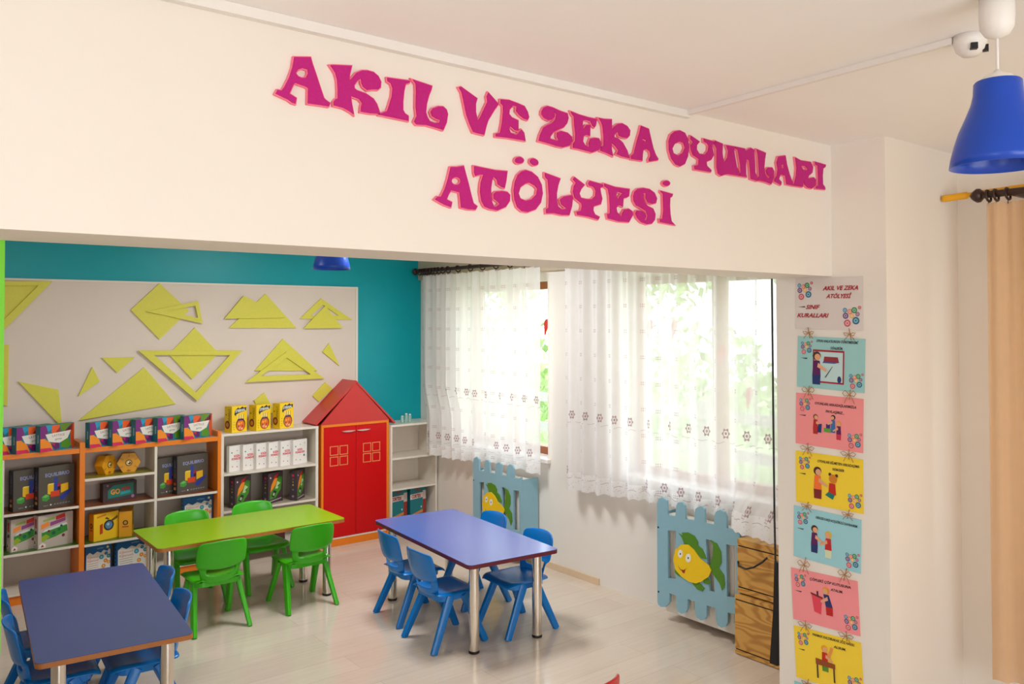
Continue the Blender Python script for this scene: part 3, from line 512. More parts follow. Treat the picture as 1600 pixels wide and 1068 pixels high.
# cable trunking under the ceiling of the front room
t = thing('cable_trunking', 'white plastic cable trunking along the ceiling to the lamp', 'trunking', (2.31, 1.92, CZ))
MB().box(-4.9, 0.008, -0.009, 0.0135, -0.026, -0.0005, PWHITE).build('wall_channel', t)
b = MB().prism([(-0.008, 0.012), (0.008, 0.012), (-0.038, -0.93), (-0.054, -0.93)], -0.018, -0.0005, PWHITE).build('ceiling_channel', t)
t = thing('ceiling_sensor', 'small round white ceiling box with dark slots behind the blue lamp', 'box', (2.282, 0.955, CZ))
MB().lathe([(0.0001, -0.055), (0.02, -0.053), (0.034, -0.04), (0.04, -0.02), (0.04, -0.0005), (0.0001, -0.0005)], (0, 0, 0), PWHITE, 24).build('housing', t)
for a in (-2.5, -1.2):
    MB().box(-0.008, 0.008, -0.042, -0.028, -0.046, -0.03, BLACK).build('slot', t, rot=(0, 0, a+PI/2))

for x_, y_, w_ in ((0.7, 4.3, 'back room, left one'), (2.6, 4.3, 'back room, right one nearer the windows'), (0.6, -1.2, 'front room')):  # unseen housings, added to go with the fill lights
    t = thing('fill_light_housing', 'unseen square white fill light panel added to the %s' % w_, 'lamp', (x_, y_, CZ), 0, 'added ceiling fill lights')
    bevel(MB().box(-0.3, 0.3, -0.3, 0.3, -0.028, -0.0005, PWHITE).build('housing', t), 0.004)
# ================================================================== outside: lawn, fence, trees
LAWN = mat('lawn_grass', (170, 190, 132), 0.9, noise=0.2, nscale=3)
sb = MB().box(4.3, 24, -12, 26, -0.62, -0.6, LAWN).build('ground'); struct(sb)
FEN = mat('grey_fence_wood', (150, 146, 140), 0.8, noise=0.15, nscale=10)
t = thing('board_fence', 'grey wooden rail fence on the lawn outside the windows', 'fence', (7.4, 6, -0.6))
for z in (0.45, 0.85, 1.25): bevel(MB().box(-0.02, 0.02, -8, 8, z, z+0.12, FEN).build('rail', t))
for k in range(9): bevel(MB().box(0.021, 0.1, -8+2*k-0.05, -8+2*k+0.05, -0.0, 1.45, FEN).build('post', t))
LEAF = mat('tree_leaves', (166, 192, 124), 0.7, noise=0.4, nscale=4)
BARK = mat('tree_bark', (92, 74, 58), 0.9, noise=0.3, nscale=12)
def tree(x, y, h, r, lab):
    t = thing('garden_tree', lab, 'tree', (x, y, -0.6), 0, 'trees beyond the fence')
    MB().cyl((0, 0, 0), (0.1, 0.05, h*0.6), 0.14, BARK, 0.08, n=10).build('trunk', t)
    b = MB()
    for k in range(420):
        th, ph = random.uniform(0, 2*PI), math.acos(random.uniform(-1, 1)); rr = r*random.uniform(0.45, 1.0)
        c = Vector((rr*math.sin(ph)*math.cos(th), rr*math.sin(ph)*math.sin(th), h*0.72+rr*0.85*math.cos(ph)))
        n = Vector((random.uniform(-1, 1), random.uniform(-1, 1), random.uniform(-1, 1))).normalized(); u = n.orthogonal().normalized(); v = n.cross(u); s_ = random.uniform(0.1, 0.22)
        b.add([c-u*s_, c-v*s_*0.5, c+u*s_, c+v*s_*0.5], [(0, 1, 2, 3)], LEAF)
    b.build('crown', t)
tree(13.5, 12.5, 5.0, 1.8, 'leafy green tree beyond the fence, seen through the left window')
tree(13.5, 18.5, 4.8, 1.8, 'leafy green tree beyond the fence, behind the left curtain')
tree(14.5, 8.0, 5.4, 1.9, 'leafy green tree beyond the fence, seen through the right window')
tree(19.5, 24.0, 7.0, 2.4, 'tall green tree farthest along the fence')
def bush(x, y, r, lab):
    t = thing('garden_bush', lab, 'bush', (x, y, -0.6), 0, 'bushes behind the fence')
    b = MB()
    for k in range(900):
        th = random.uniform(0, 2*PI); rr = r*math.sqrt(random.uniform(0.1, 1.0)); zz = r*1.7*math.sqrt(max(0.02, 1-(rr/r)**2))*random.uniform(0.35, 1.0)
        c = Vector((rr*math.cos(th), rr*math.sin(th), zz+0.12))
        n = Vector((random.uniform(-1, 1), random.uniform(-1, 1), random.uniform(-1, 1))).normalized(); u = n.orthogonal().normalized(); v = n.cross(u); s_ = random.uniform(0.07, 0.16)
        b.add([c-u*s_, c-v*s_*0.5, c+u*s_, c+v*s_*0.5], [(0, 1, 2, 3)], LEAF)
    b.build('foliage', t)
    MB().cyl((0, 0, 0), (0.03, 0.02, r), 0.05, BARK, 0.02, n=8).build('stem', t)
for bx_, by_, br_, bl_ in ((10.2, 8.2, 1.35, 'nearest round bush behind the rail fence'), (10.4, 11.2, 1.45, 'round bush behind the fence, second from the near end'), (10.6, 14.3, 1.4, 'round bush behind the fence, third from the near end'), (11.0, 17.6, 1.5, 'farthest round bush behind the rail fence')): bush(bx_, by_, br_, bl_)

# ================================================================== lettering on the lintel
ORD = ['first letter of the top line', 'second letter of the top line', 'third letter of the top line', 'fourth letter of the top line, ending the first word',
 'first letter of the two-letter word in the top line', 'last letter of the two-letter word in the top line',
 'first letter of the four-letter word ZEKA', 'second letter of the word ZEKA', 'third letter of the word ZEKA', 'last letter of the word ZEKA',
 'first letter of the last word in the top line', 'second letter of the last word in the top line', 'third letter of the last word in the top line', 'fourth letter of the last word in the top line',
 'fifth letter of the last word in the top line', 'sixth letter of the last word in the top line', 'seventh letter of the last word in the top line', 'last letter of the top line beside the pillar',
 'first letter of the lower line', 'second letter of the lower line', 'dotted letter third in the lower line', 'fourth letter of the lower line', 'fifth letter of the lower line',
 'sixth letter of the lower line', 'seventh letter of the lower line', 'dotted letter ending the lower line']
for (ch, outs), where in zip(LETTERS, ORD):
    cx = sum(p[0] for p in outs[0])/len(outs[0]); cz = sum(p[1] for p in outs[0])/len(outs[0])
    t = thing('wall_letter', 'magenta glitter letter %s, %s' % (ch, where), 'letter', (cx, LF-0.0005, cz), 0, 'magenta letters on the lintel')
    loc_ = [[(x-cx, z-cz) for x, z in o] for o in outs]
    fr = Fr((0, 0, 0), (1, 0, 0), (0, 0, 1), (0, -1, 0))
    MB().solid(loc_, fr, 0.0, 0.0085, PINK, off=0.0028).build('foam_backing', t)
    MB().solid(loc_, fr, 0.0087, 0.0115, GLIT).build('glitter_face', t)

# ================================================================== lime wooden shapes on the board
SH = [('lime triangle frame, cut off at the top left corner of the board', 1), ('lime triangle set inside the frame at the top left corner', 0), ('lime vertical board strip at the left edge', 0), ('lime triangle pointing down above the left game boxes', 0),
 ('small lime triangle left of the big triangle', 0), ('small lime triangle pointing down beside the triangle frame', 0), ('largest solid lime triangle above the middle game boxes', 0),
 ('lime diamond under the narrow triangle frame at the top', 0), ('narrow lime triangle frame laid over the top diamond', 1), ('lime diamond crossed by the big triangle frame', 0),
 ('big lime triangle frame pointing down over the diamond', 1), ('lime triangle, right peak of the twin mountain', 0), ('lime triangle, left peak of the twin mountain', 1),
 ('small lime triangle frame at the top right', 0), ('small lime triangle overlapping the frame at the top right', 1), ('lime triangle behind the flat triangle frame', 0),
 ('flat lime triangle frame at the middle right', 1), ('thin lime sliver triangle at the right of the board', 0), ('small lime tile behind the yellow game boxes', 0), ('small lime tile beside the red house roof', 0)]
for (n_, outs), (lab, lay) in zip(SHAPES, SH):
    cx = sum(p[0] for p in outs[0])/len(outs[0]); cz = sum(p[1] for p in outs[0])/len(outs[0])
    o = MB().solid([[(x-cx, z-cz) for x, z in q] for q in outs], Fr((0, 0, 0), (1, 0, 0), (0, 0, 1), (0, -1, 0)), 0.0, 0.012, LIME).build('wooden_shape', loc=(cx, YB-0.0215-0.0125*lay, cz))
    tag(o, lab, 'wall decoration', 'lime wooden shapes on the board')

# ================================================================== shelves
def shelf_board(t, x0, x1, d, ztop, top, thick=0.017, edge=None, name='shelf'):
    b = MB().box(x0, x1, 0.0, d, ztop-thick, ztop-0.0008, edge or WHITE)
    b.add([(x0, 0.0015, ztop), (x1, 0.0015, ztop), (x1, d, ztop), (x0, d, ztop)], [(0, 1, 2, 3)], top)
    return b.build(name, t)
YS = 5.955; DS = YB - 0.002 - YS
GREYT = mat('grey_top_laminate', (188, 170, 150), 0.3)
# unit A (left)
tA = thing('shelf_unit', 'orange-edged shelf unit at the left holding the grey animal game boxes', 'shelf unit', (0, YS, 0))
x0, x1 = -0.1, 1.162
for zt, tp in ((0.567, SH_BR), (0.318, SH_GR), (0.075, WHITE)): shelf_board(tA, 0.747, x1-0.0, DS-0.008, zt, tp)
for zt in (0.567, 0.318, 0.075): shelf_board(tA, x0, 0.729, DS-0.008, zt, WHITE)
bevel(MB().box(x0, x1, -0.002, DS, 0.90, 0.93, GREYT).box(x0, x1, -0.0035, -0.002, 0.90, 0.93, ORANGE).build('top_panel', tA), 0.001)
MB().box(0.7295, 0.7465, 0, DS-0.008, 0.057, 0.8995, WHITE).build('divider', tA)
MB().box(x0, x1, DS-0.0075, DS, 0.0, 0.8995, BACKP).build('back_panel', tA)
MB().box(x0, x1, 0.012, 0.03, 0.0005, 0.0575, ORANGE).build('kick_plate', tA)
# unit B
tB = thing('shelf_unit', 'orange-edged shelf unit holding the honeycomb boxes between the other units', 'shelf unit', (0, YS, 0))
x0, x1 = 1.1635, 2.072
MB().box(x0, x0+0.031, -0.004, DS, 0, 0.967, ORANGE).build('side_panel', tB)
MB().box(x1-0.024, x1, -0.004, DS, 0, 0.967, ORANGE).build('side_panel', tB)
shelf_board(tB, 1.195, 1.6225, DS-0.008, 0.731, SH_OL)
for zt, tp in ((0.548, SH_BR), (0.31, SH_GR), (0.075, WHITE)):
    shelf_board(tB, 1.195, 1.6225, DS-0.008, zt, tp); shelf_board(tB, 1.6405, x1-0.0245, DS-0.008, zt, tp if zt > 0.4 else WHITE)
MB().box(1.623, 1.640, 0, DS-0.008, 0.0, 0.8995, WHITE).build('divider', tB)
MB().box(1.195, x1-0.0245, -0.002, DS-0.008, 0.90, 0.93, GREYT).box(1.195, x1-0.0245, -0.0035, -0.002, 0.90, 0.93, ORANGE).build('top_panel', tB)
MB().box(1.195, x1-0.0245, DS-0.0075, DS, 0.0, 0.93, BACKP).build('back_panel', tB)
MB().box(1.195, 1.6225, 0.012, 0.03, 0.0005, 0.0575, ORANGE).box(1.6405, x1-0.0245, 0.012, 0.03, 0.0005, 0.0575, ORANGE).build('kick_plate', tB)
# unit C (white)
tC = thing('shelf_unit', 'white shelf unit beside the red house cabinet, yellow boxes on top', 'shelf unit', (0, YS, 0))
x0, x1 = 2.0735, 2.818
bevel(MB().box(x0, x0+0.02, 0, DS, 0, 0.925, WHITE).build('side_panel', tC), 0.001); bevel(MB().box(x1-0.022, x1, 0, DS, 0, 0.925, WHITE).build('side_panel', tC), 0.001)
bevel(MB().box(x0, x1, -0.002, DS, 0.9255, 0.943, WHITE).build('top_panel', tC), 0.001)
for zt in (0.66, 0.395, 0.10): shelf_board(tC, x0+0.0205, x1-0.0225, DS-0.008, zt, GREYT if zt == 0.395 else WHITE)
MB().box(x0+0.0205, x1-0.0225, DS-0.0075, DS, 0, 0.925, BACKP).build('back_panel', tC)
# unit D (white, corner)
tD = thing('shelf_unit', 'white corner shelf unit between the red cabinet and the curtain', 'shelf unit', (0, 5.93, 0))
x0, x1, dd = 3.437, 3.884, YB-0.002-5.93
bevel(MB().box(x0, x0+0.016, 0, dd, 0, 0.885, WHITE).build('side_panel', tD), 0.001); bevel(MB().box(x1-0.016, x1, 0, dd, 0, 0.885, WHITE).build('side_panel', tD), 0.001)
bevel(MB().box(x0, x1, -0.002, dd, 0.8855, 0.901, WHITE).build('top_panel', tD), 0.001)
for zt in (0.634, 0.384, 0.12): shelf_board(tD, x0+0.0165, x1-0.0165, dd-0.008, zt, WHITE)
b = MB(); ya, yb = dd-0.0075, dd; hx0, hx1, hz0, hz1 = 3.535, 3.60, 0.385, 0.485
for q in ((x0+0.0165, hx0, 0, 0.885), (hx1, x1-0.0165, 0, 0.885), (hx0, hx1, 0, hz0), (hx0, hx1, hz1, 0.885)): b.box(q[0], q[1], ya, yb, q[2], q[3], WHITE)
b.build('back_panel', tD)
# three little glass bottles on unit D
GLS = mat('pale_green_glass', (190, 226, 214), 0.1, trans=0.5)
for (px, hh, lab) in ((3.60, 0.058, 'small pale glass vial on the corner shelf, left of three'), (3.638, 0.075, 'small pale glass vial on the corner shelf, tallest and middle'), (3.672, 0.068, 'small pale glass vial on the corner shelf, right of three')):
    t = thing('glass_vial', lab, 'bottle', (px, 6.02, 0.9015), 0, 'vials on the corner shelf')
    MB().lathe([(0.0001, 0), (0.013, 0.0), (0.014, 0.004), (0.014, hh*0.8), (0.009, hh*0.88), (0.0001, hh*0.88)], (0, 0, 0), GLS, 16).build('glass', t)
    MB().lathe([(0.0001, hh*0.88), (0.010, hh*0.88), (0.010, hh), (0.0001, hh)], (0, 0, 0), PWHITE, 16).build('cap', t)

# ================================================================== house shaped cabinet
t = thing('house_cabinet', 'red house-shaped cabinet with orange edges and pitched roof', 'cabinet', (0, YS, 0))
x0, x1, zt = 2.842, 3.434, 0.945; D_ = YB-0.002-YS
b = MB(); b.box(x0, x0+0.02, 0, D_, 0.0005, zt, ORANGE); b.box(x1-0.02, x1, 0, D_, 0.0005, zt, ORANGE); b.box(x0+0.0205, x1-0.0205, 0, D_, zt-0.02, zt, ORANGE)
b.box(x0+0.0205, x1-0.0205, 0.004, D_, 0.0005, 0.055, ORANGE); b.box(x0+0.0205, x1-0.0205, 0.002, D_, 0.0555, 0.068, WHITE); b.box(x0+0.0205, x1-0.0205, D_-0.008, D_-0.0005, 0.068, zt-0.02, ORANGE)
bevel(b.build('carcass', t), 0.001)
WM = mat('pale_orange_line', (226, 140, 84), 0.5)
xm = (x0+x1)/2
for sgn, (a, c) in ((-1, (x0+0.0215, xm-0.0015)), (1, (xm+0.0015, x1-0.0215))):
    dr = bevel(MB().box(a, c, -0.001, 0.016, 0.070, zt-0.0215, RED).build('door', t), 0.002)
    cxm = (a+c)/2 + (-0.01 if sgn < 0 else 0.0)
    fr = Fr((cxm, -0.0012, 0.62+0.03), (1, 0, 0), (0, 0, 1), (0, -1, 0)); b = MB()
    for i in (-1, 1):
        for j in (-1, 1):
            q = 0.036; cx_, cz_ = i*0.041, j*0.041+0.05
            b.solid([[(cx_-q, cz_-q), (cx_+q, cz_-q), (cx_+q, cz_+q), (cx_-q, cz_+q)], [(cx_-q+.006, cz_-q+.006), (cx_+q-.006, cz_-q+.006), (cx_+q-.006, cz_+q-.006), (cx_-q+.006, cz_+q-.006)]], fr, 0.0, 0.0012, WM)
    b.build('window_motif', dr)
    hx = xm - 0.068 if sgn < 0 else xm + 0.062
    pts = [(-0.062, 0.003), (-0.03, -0.004), (0, -0.0055), (0.03, -0.004), (0.062, 0.003), (0.03, 0.006), (0, 0.007), (-0.03, 0.006)]
    MB().prism(pts, 0.001, 0.014, mat('satin_silver', (236, 214, 204), 0.25, metal=0.8), Fr((hx, -0.0015, 0.883), (1, 0, 0), (0, 0, 1), (0, -1, 0))).build('handle', dr)
ap = (xm, 1.272)
MB().prism([(x0-0.005, zt+0.0005), (x1+0.005, zt+0.0005), (ap[0], ap[1]-0.014)], -0.016, 0.0, REDR, Fr((0, 0, 0), (1, 0, 0), (0, 0, 1), (0, -1, 0))).build('gable', t)
def roofboard(sg):
    ex = x0-0.043 if sg < 0 else x1+0.05; ez = 0.962 if sg < 0 else 0.925
    import mathutils
    v = Vector((ex-ap[0], ez-ap[1])); n_ = Vector((-v.y, v.x)).normalized()*0.016
    if n_.y < 0: n_ = -n_
    pts = [(ap[0], ap[1]-0.014), (ex, ez-0.014), (ex+n_.x*0.9, ez-0.014+n_.y*0.9), (ap[0], ap[1]+0.004)]
    if sg < 0: pts = pts[::-1]
    MB().prism(pts, -D_, 0.006, REDR, Fr((0, 0, 0), (1, 0, 0), (0, 0, 1), (0, -1, 0))).build('roof_board', t)
roofboard(-1); roofboard(1)
MB().prism([(x0-0.005, zt+0.0005), (x1+0.005, zt+0.0005), (ap[0], ap[1]-0.014)], -D_, -D_+0.012, REDR, Fr((0, 0, 0), (1, 0, 0), (0, 0, 1), (0, -1, 0))).build('gable', t)
# ================================================================== tables
def rrect(w_, h_, r, n=5):
    pts = []
    for cx, cy, st in ((w_/2-r, h_/2-r, 0), (-w_/2+r, h_/2-r, 1), (-w_/2+r, -h_/2+r, 2), (w_/2-r, -h_/2+r, 3)):
        for k in range(n+1):
            a = st*PI/2 + k*PI/2/n; pts.append((cx+r*math.cos(a), cy+r*math.sin(a)))
    return pts
def table(lab, c, rz, W_, L_, TH, top, edge):
    t = thing('classroom_table', lab, 'table', (c[0], c[1], 0), rz)
    b = MB(); b.prism(rrect(W_, L_, 0.03), TH-0.022, TH-0.0025, edge); b.prism(rrect(W_-0.002, L_-0.002, 0.029), TH-0.0024, TH, top)
    bevel(b.build('tabletop', t), 0.0008)
    for sx_ in (-1, 1):
        for sy_ in (-1, 1):
            x, y = sx_*(W_/2-0.085), sy_*(L_/2-0.095)
            lg = MB().cyl((x, y, 0.012), (x, y, TH-0.0225), 0.027, CHROME, n=28).build('leg', t)
            MB().lathe([(0.0001, 0.0), (0.027, 0.0), (0.0285, 0.003), (0.0285, 0.012), (0.0272, 0.014), (0.0272, 0.0145), (0.0001, 0.0145)], (x, y, 0), BLACK, 24).build('rubber_foot', lg)
            MB().cyl((x, y, TH-0.028), (x, y, TH-0.0225), 0.04, CHROME, n=24).build('mounting_plate', lg)
    return t
table('blue table with maroon edge near the radiator, reflecting the window', (2.842, 4.09), R(-5.0), 0.575, 1.19, 0.49, TBLUE, EDGER)
table('lime green table in front of the shelves', (1.917, 5.128), 0.0, 1.145, 0.545, 0.49, TGREEN, EDGEB)
table('blue table with light brown edge at the lower left', (0.877, 4.08), R(-5.2), 0.56, 1.19, 0.49, mat('dull_blue_table_laminate', (50, 74, 136), 0.3, noise=0.05, nscale=200), EDGEB)

# ================================================================== chairs
def surf(name, m, F, nu, nv, thick, parent, hole=None, sub=1):
    vs = [F(-1+2*i/nu, j/nv) for j in range(nv+1) for i in range(nu+1)]; fs = []
    for j in range(nv):
        for i in range(nu):
            if hole and hole(i, j): continue
            fs.append((j*(nu+1)+i, j*(nu+1)+i+1, (j+1)*(nu+1)+i+1, (j+1)*(nu+1)+i))
    b = MB(); b.add(vs, fs, m, True); o = b.build(name, parent)
    s = o.modifiers.new('solidify', 'SOLIDIFY'); s.thickness = thick; s.offset = 0
    s2 = o.modifiers.new('subsurf', 'SUBSURF'); s2.levels = sub; s2.render_levels = sub
    return o
def make_chair(m, lab):
    t = thing('plastic_chair', lab, 'chair')
    # seat: dished, rounded corners, rolled front edge
    def S(u, v):
        y = -0.135+0.29*v; wv = 0.148+0.006*v
        cr_ = 1.0
        if v > 0.8: cr_ = 1-0.16*((v-0.8)/0.2)**2
        if v < 0.15: cr_ = 1-0.10*((0.15-v)/0.15)**2
        x = u*wv*cr_
        z = 0.292 - 0.010*(1-u*u)*math.sin(PI*min(1, v*1.05)) + 0.004*abs(u)**4
        if abs(u) > 0.86: z -= 0.012*((abs(u)-0.86)/0.14)
        if v > 0.84: z -= 0.022*((v-0.84)/0.16)**1.5; y -= 0.006*((v-0.84)/0.16)**2
        return (x, y, z)
    surf('seat', m, S, 14, 12, 0.008, t)
    # backrest: curved shell, full width above, slot, narrower yoke below
    zs = [0.276, 0.292, 0.312, 0.325, 0.360, 0.3635, 0.385, 0.42, 0.455, 0.485, 0.503, 0.512]
    def B(u, v):
        k = v*11; j = int(round(k)); z = zs[j]
        wd = [0.096, 0.104, 0.111, 0.115, 0.118, 0.139, 0.141, 0.143, 0.143, 0.140, 0.132, 0.116][j]
        drop = 0.0
        if j == 5: drop = 0.016*(1-u*u)-0.012
        if j in (3, 4): drop = 0.012*(1-u*u)-0.006
        if j in (1, 2): drop = 0.006*(1-u*u)
        if j >= 10: drop = -0.010*(1-u*u)*(j-9)/2
        y = -0.138 - 0.22*(z-0.28) + 0.034*abs(u)**2.4 + (-0.011 if j >= 5 else 0.0)
        if j == 11: y -= 0.006
        return (u*wd, y, z-drop)
    surf('backrest', m, B, 14, 11, 0.010, t, hole=lambda i, j: j == 3 and 2 <= i <= 11)
    # apron under the seat carries the legs
    b = MB(); fr = Fr((0, 0, 0), (1, 0, 0), (0, 1, 0), (0, 0, 1))
    b.prism(rrect(0.262, 0.235, 0.05), 0.252, 0.279, m, fr); bevel(b.build('seat_apron', t), 0.004)
    for sx_ in (-1, 1):
        b = MB(); b.bar((sx_*0.124, -0.046, 0.274), (sx_*0.158, -0.17, 0.0), 0.030, 0.046, 0.024, 0.036, m, side=(sx_, -0.25, 0)); bevel(b.build('leg', t), 0.001)
        b = MB(); b.bar((sx_*0.124, 0.040, 0.274), (sx_*0.148, 0.165, 0.0), 0.030, 0.046, 0.024, 0.036, m, side=(sx_, 0.25, 0)); bevel(b.build('leg', t), 0.001)
    return t
spots = {
 'g': [((1.66, 4.897), 0, 'near green plastic chair at the green table, left of the two facing away'),
       ((2.215, 4.915), 0, 'near green plastic chair at the green table, right beside the chrome leg'),
       ((1.715, 5.40), 180, 'far green plastic chair behind the green table, in front of the blue book'),
       ((2.15, 5.40), 180, 'far green plastic chair behind the green table, in front of the white unit')],
 'b': [((2.645, 4.297), -95, 'blue plastic chair on the left of the maroon-edged table, farther one'),
       ((2.585, 3.864), -92, 'blue plastic chair on the left of the maroon-edged table, nearer one'),
       ((3.075, 4.29), 88, 'blue plastic chair right of the maroon-edged table, before the first radiator cover'),
       ((3.005, 3.768), 88, 'blue plastic chair with shiny seat right of the maroon-edged table, nearer one'),
       ((1.07, 4.352), 86, 'blue plastic chair right of the brown-edged table, farther one'),
       ((1.02, 3.93), 86, 'blue plastic chair right of the brown-edged table, nearer one'),
       ((0.735, 4.40), -94, 'blue plastic chair left of the brown-edged table, farther one'),
       ((0.705, 3.99), -94, 'blue plastic chair left of the brown-edged table, nearer one')],
 'r': [((1.985, 2.245), 8, 'red plastic chair, only its back tip shows at the bottom edge')]}
for key, m, grp in (('g', GREENP, 'green chairs around the green table'), ('b', BLUEP, 'blue chairs around the blue tables'), ('r', REDP, None)):
    for i, (xy, a, lab) in enumerate(spots[key]):
        if i == 0: proto = o = make_chair(m, lab)
        else: o = copy_tree(proto); o['label'] = lab
        if grp: o['group'] = grp
        o.location = (xy[0], xy[1], 0); o.rotation_euler = (0, 0, R(a))

# ================================================================== curtains and rods
def curtain(name, lab, m, x, y0, y1, z0, z1, folds, amp, seed, tops=0.0, pull=(0.0, 0.0), drape=False):
    rnd = random.Random(seed); NU, NV = 260, 26; ph = [rnd.uniform(0, 2*PI) for _ in range(4)]
    me = bpy.data.meshes.new(name); vs = []; uvs = []; L = 0
    cols = []
    for i in range(NU+1):
        s_ = i/NU; yy = y0+(y1-y0)*s_
        w1 = math.sin(2*PI*folds*s_+ph[0]+1.2*math.sin(2*PI*1.7*s_+ph[1]))
        w2 = 0.45*math.sin(2*PI*folds*2.3*s_+ph[2]+0.8*math.sin(5*s_+ph[3]))
        cols.append((yy, w1, w2, s_))
    prev = None
    for j in range(NV+1):
        tv = j/NV; row = []
        for (yy, w1, w2, s_) in cols:
            sc_ = z0 + 0.010*abs(math.sin(2*PI*s_*(y1-y0)/0.11)) + 0.02*math.sin(6*s_+ph[1])
            z = sc_ + (z1 - tops*abs(w1)*0.4 - sc_)*tv
            a = amp*(0.55+0.45*(1-tv)); a2 = amp*(0.4+0.6*tv)
            k_ = min(1, max(0, (1.25-z)/0.3)); k_ = k_*k_*(3-2*k_); e_ = max(0, 1-s_*3)**1.5
            kb = min(1, max(0, (0.95-z)/0.3)); eb = min(1, max(0, (2.86-yy)/0.12)) if drape else 0
            row.append(Vector((x + a*w1*(1-0.6*kb*eb) + a2*w2*0.8 - 0.15*kb*kb*(3-2*kb)*eb*eb*(3-2*eb) - pull[0]*k_*e_, yy + 0.012*w2*(1-tv)*0.6 - pull[1]*k_*max(0, 1-s_*1.5), z)))
        vs += row
        if j == NV//2:
            L = 0; us = [0.0]
            for a_, b_ in zip(row, row[1:]): L += (b_-a_).length*1.35; us.append(L)
    fs = [(j*(NU+1)+i, j*(NU+1)+i+1, (j+1)*(NU+1)+i+1, (j+1)*(NU+1)+i) for j in range(NV) for i in range(NU)]
    me.from_pydata([tuple(v) for v in vs], [], fs); me.materials.append(m)
    ul = me.uv_layers.new(name='cloth')
    for p in me.polygons:
        p.use_smooth = True
        for li in p.loop_indices:
            vi = me.loops[li].vertex_index; ul.data[li].uv = (us[vi % (NU+1)], vs[vi].z)
    o = bpy.data.objects.new(name, me); C.objects.link(o)
    return tag(o, lab, 'curtain')
SHEER1 = curtain_mat('embroidered_sheer_left', (250, 246, 242), 0.16, rows=(1.185, 0.81))
curtain('sheer_curtain', 'white sheer curtain with flower embroidery on the left window, beside the teal wall', SHEER1, 3.80, 6.06, 4.50, 0.655, 2.135, 9, 0.026, 3, tops=0.03, pull=(0.06, 0.155))
SHEER = curtain_mat('embroidered_sheer_right', (250, 246, 243), 0.20)
curtain('sheer_curtain', 'wide white sheer curtain with flower embroidery on the right window, beside the pillar', SHEER, 3.80, 4.22, 2.36, 0.632, 2.135, 12, 0.027, 5, tops=0.03, drape=True)
curtain('sheer_curtain', 'peach curtain hanging at the right edge of the picture', PEACH, 3.725, 1.50, -0.6, 0.25, 2.235, 16, 0.022, 9)
def rod(lab, x, ya, yb, z, m, rings, rr=0.015, bulge=True):
    t = thing('curtain_rod', lab, 'curtain rod', (x, ya, z))
    L = yb-ya
    MB().cyl((0, 0, 0), (0, L, 0), rr, m, n=16).build('pole', t)
    sg = 1 if L > 0 else -1
    for q, d in ((0, -sg), (L, sg)):
        MB().lathe([(0.0001, 0.0), (rr*1.1, 0.0), (rr*1.9, 0.012), (rr*2.0, 0.024), (rr*1.3, 0.04), (rr*0.5, 0.05), (0.0001, 0.052)] if d > 0 else
                   [(0.0001, -0.052), (rr*0.5, -0.05), (rr*1.3, -0.04), (rr*2.0, -0.024), (rr*1.9, -0.012), (rr*1.1, 0.0), (0.0001, 0.0)], (0, q, 0), m, 18, axis='y').build('finial', t)
    for yk in rings:
        b = MB(); b.tube([(math.cos(a)*(rr+0.009), yk-ya+0.004*math.sin(a), math.sin(a)*(rr+0.009)-0.006) for a in [2*PI*k/18 for k in range(18)]], 0.005, m, 6, closed=True)
        b.tube([(0, yk-ya, -rr-0.017), (0, yk-ya, -rr-0.032)], 0.002, m, 5)
        b.build('ring', t)
    for q in (0.12*sg, L-0.12*sg):
        MB().box(-0.0, XW-0.0005-x, q-0.008, q+0.008, -0.017, -0.003, m).build('bracket', t)
    return t
rod('dark brown wooden curtain rod with rings above the left window', 3.80, 6.12, 4.46, 2.168, DWOOD,
    [6.07, 6.03, 5.99, 5.955, 5.92, 5.88, 5.83, 5.78, 5.72, 5.64, 5.5, 5.33, 5.17, 5.0, 4.83, 4.66, 4.54])
rod('dark brown wooden curtain rod above the right window, hidden behind the lintel', 3.80, 4.30, 2.40, 2.168, DWOOD, [4.2, 4.0, 3.8, 3.6, 3.4, 3.2, 3.0, 2.8, 2.6])
rod('dark brown wooden curtain rod with rings at the right edge', 3.725, 1.515, -0.7, 2.272, DWOOD, [1.495, 1.465, 1.42, 1.2, 0.9, 0.6, 0.3, 0.0, -0.3, -0.55], rr=0.015)
t = thing('garland_pole', 'bright yellow plastic pole lying behind the dark curtain rod at the right', 'pole', (3.745, 1.69, 2.278))
t.rotation_euler = (R(-2.5), 0, R(3.0))
MB().lathe([(0.0001, 0), (0.014, 0.001), (0.015, -0.01), (0.015, -0.10), (0.010, -0.105), (0.010, -0.13), (0.013, -0.135), (0.013, -0.6), (0.013, -2.2), (0.0001, -2.2)], (0, 0, 0), YELR, 18, axis='y').build('rod', t)
MB().box(-0.012, 0.05, -0.42, -0.4, 0.0125, 0.05, YELR).build('bracket', t)

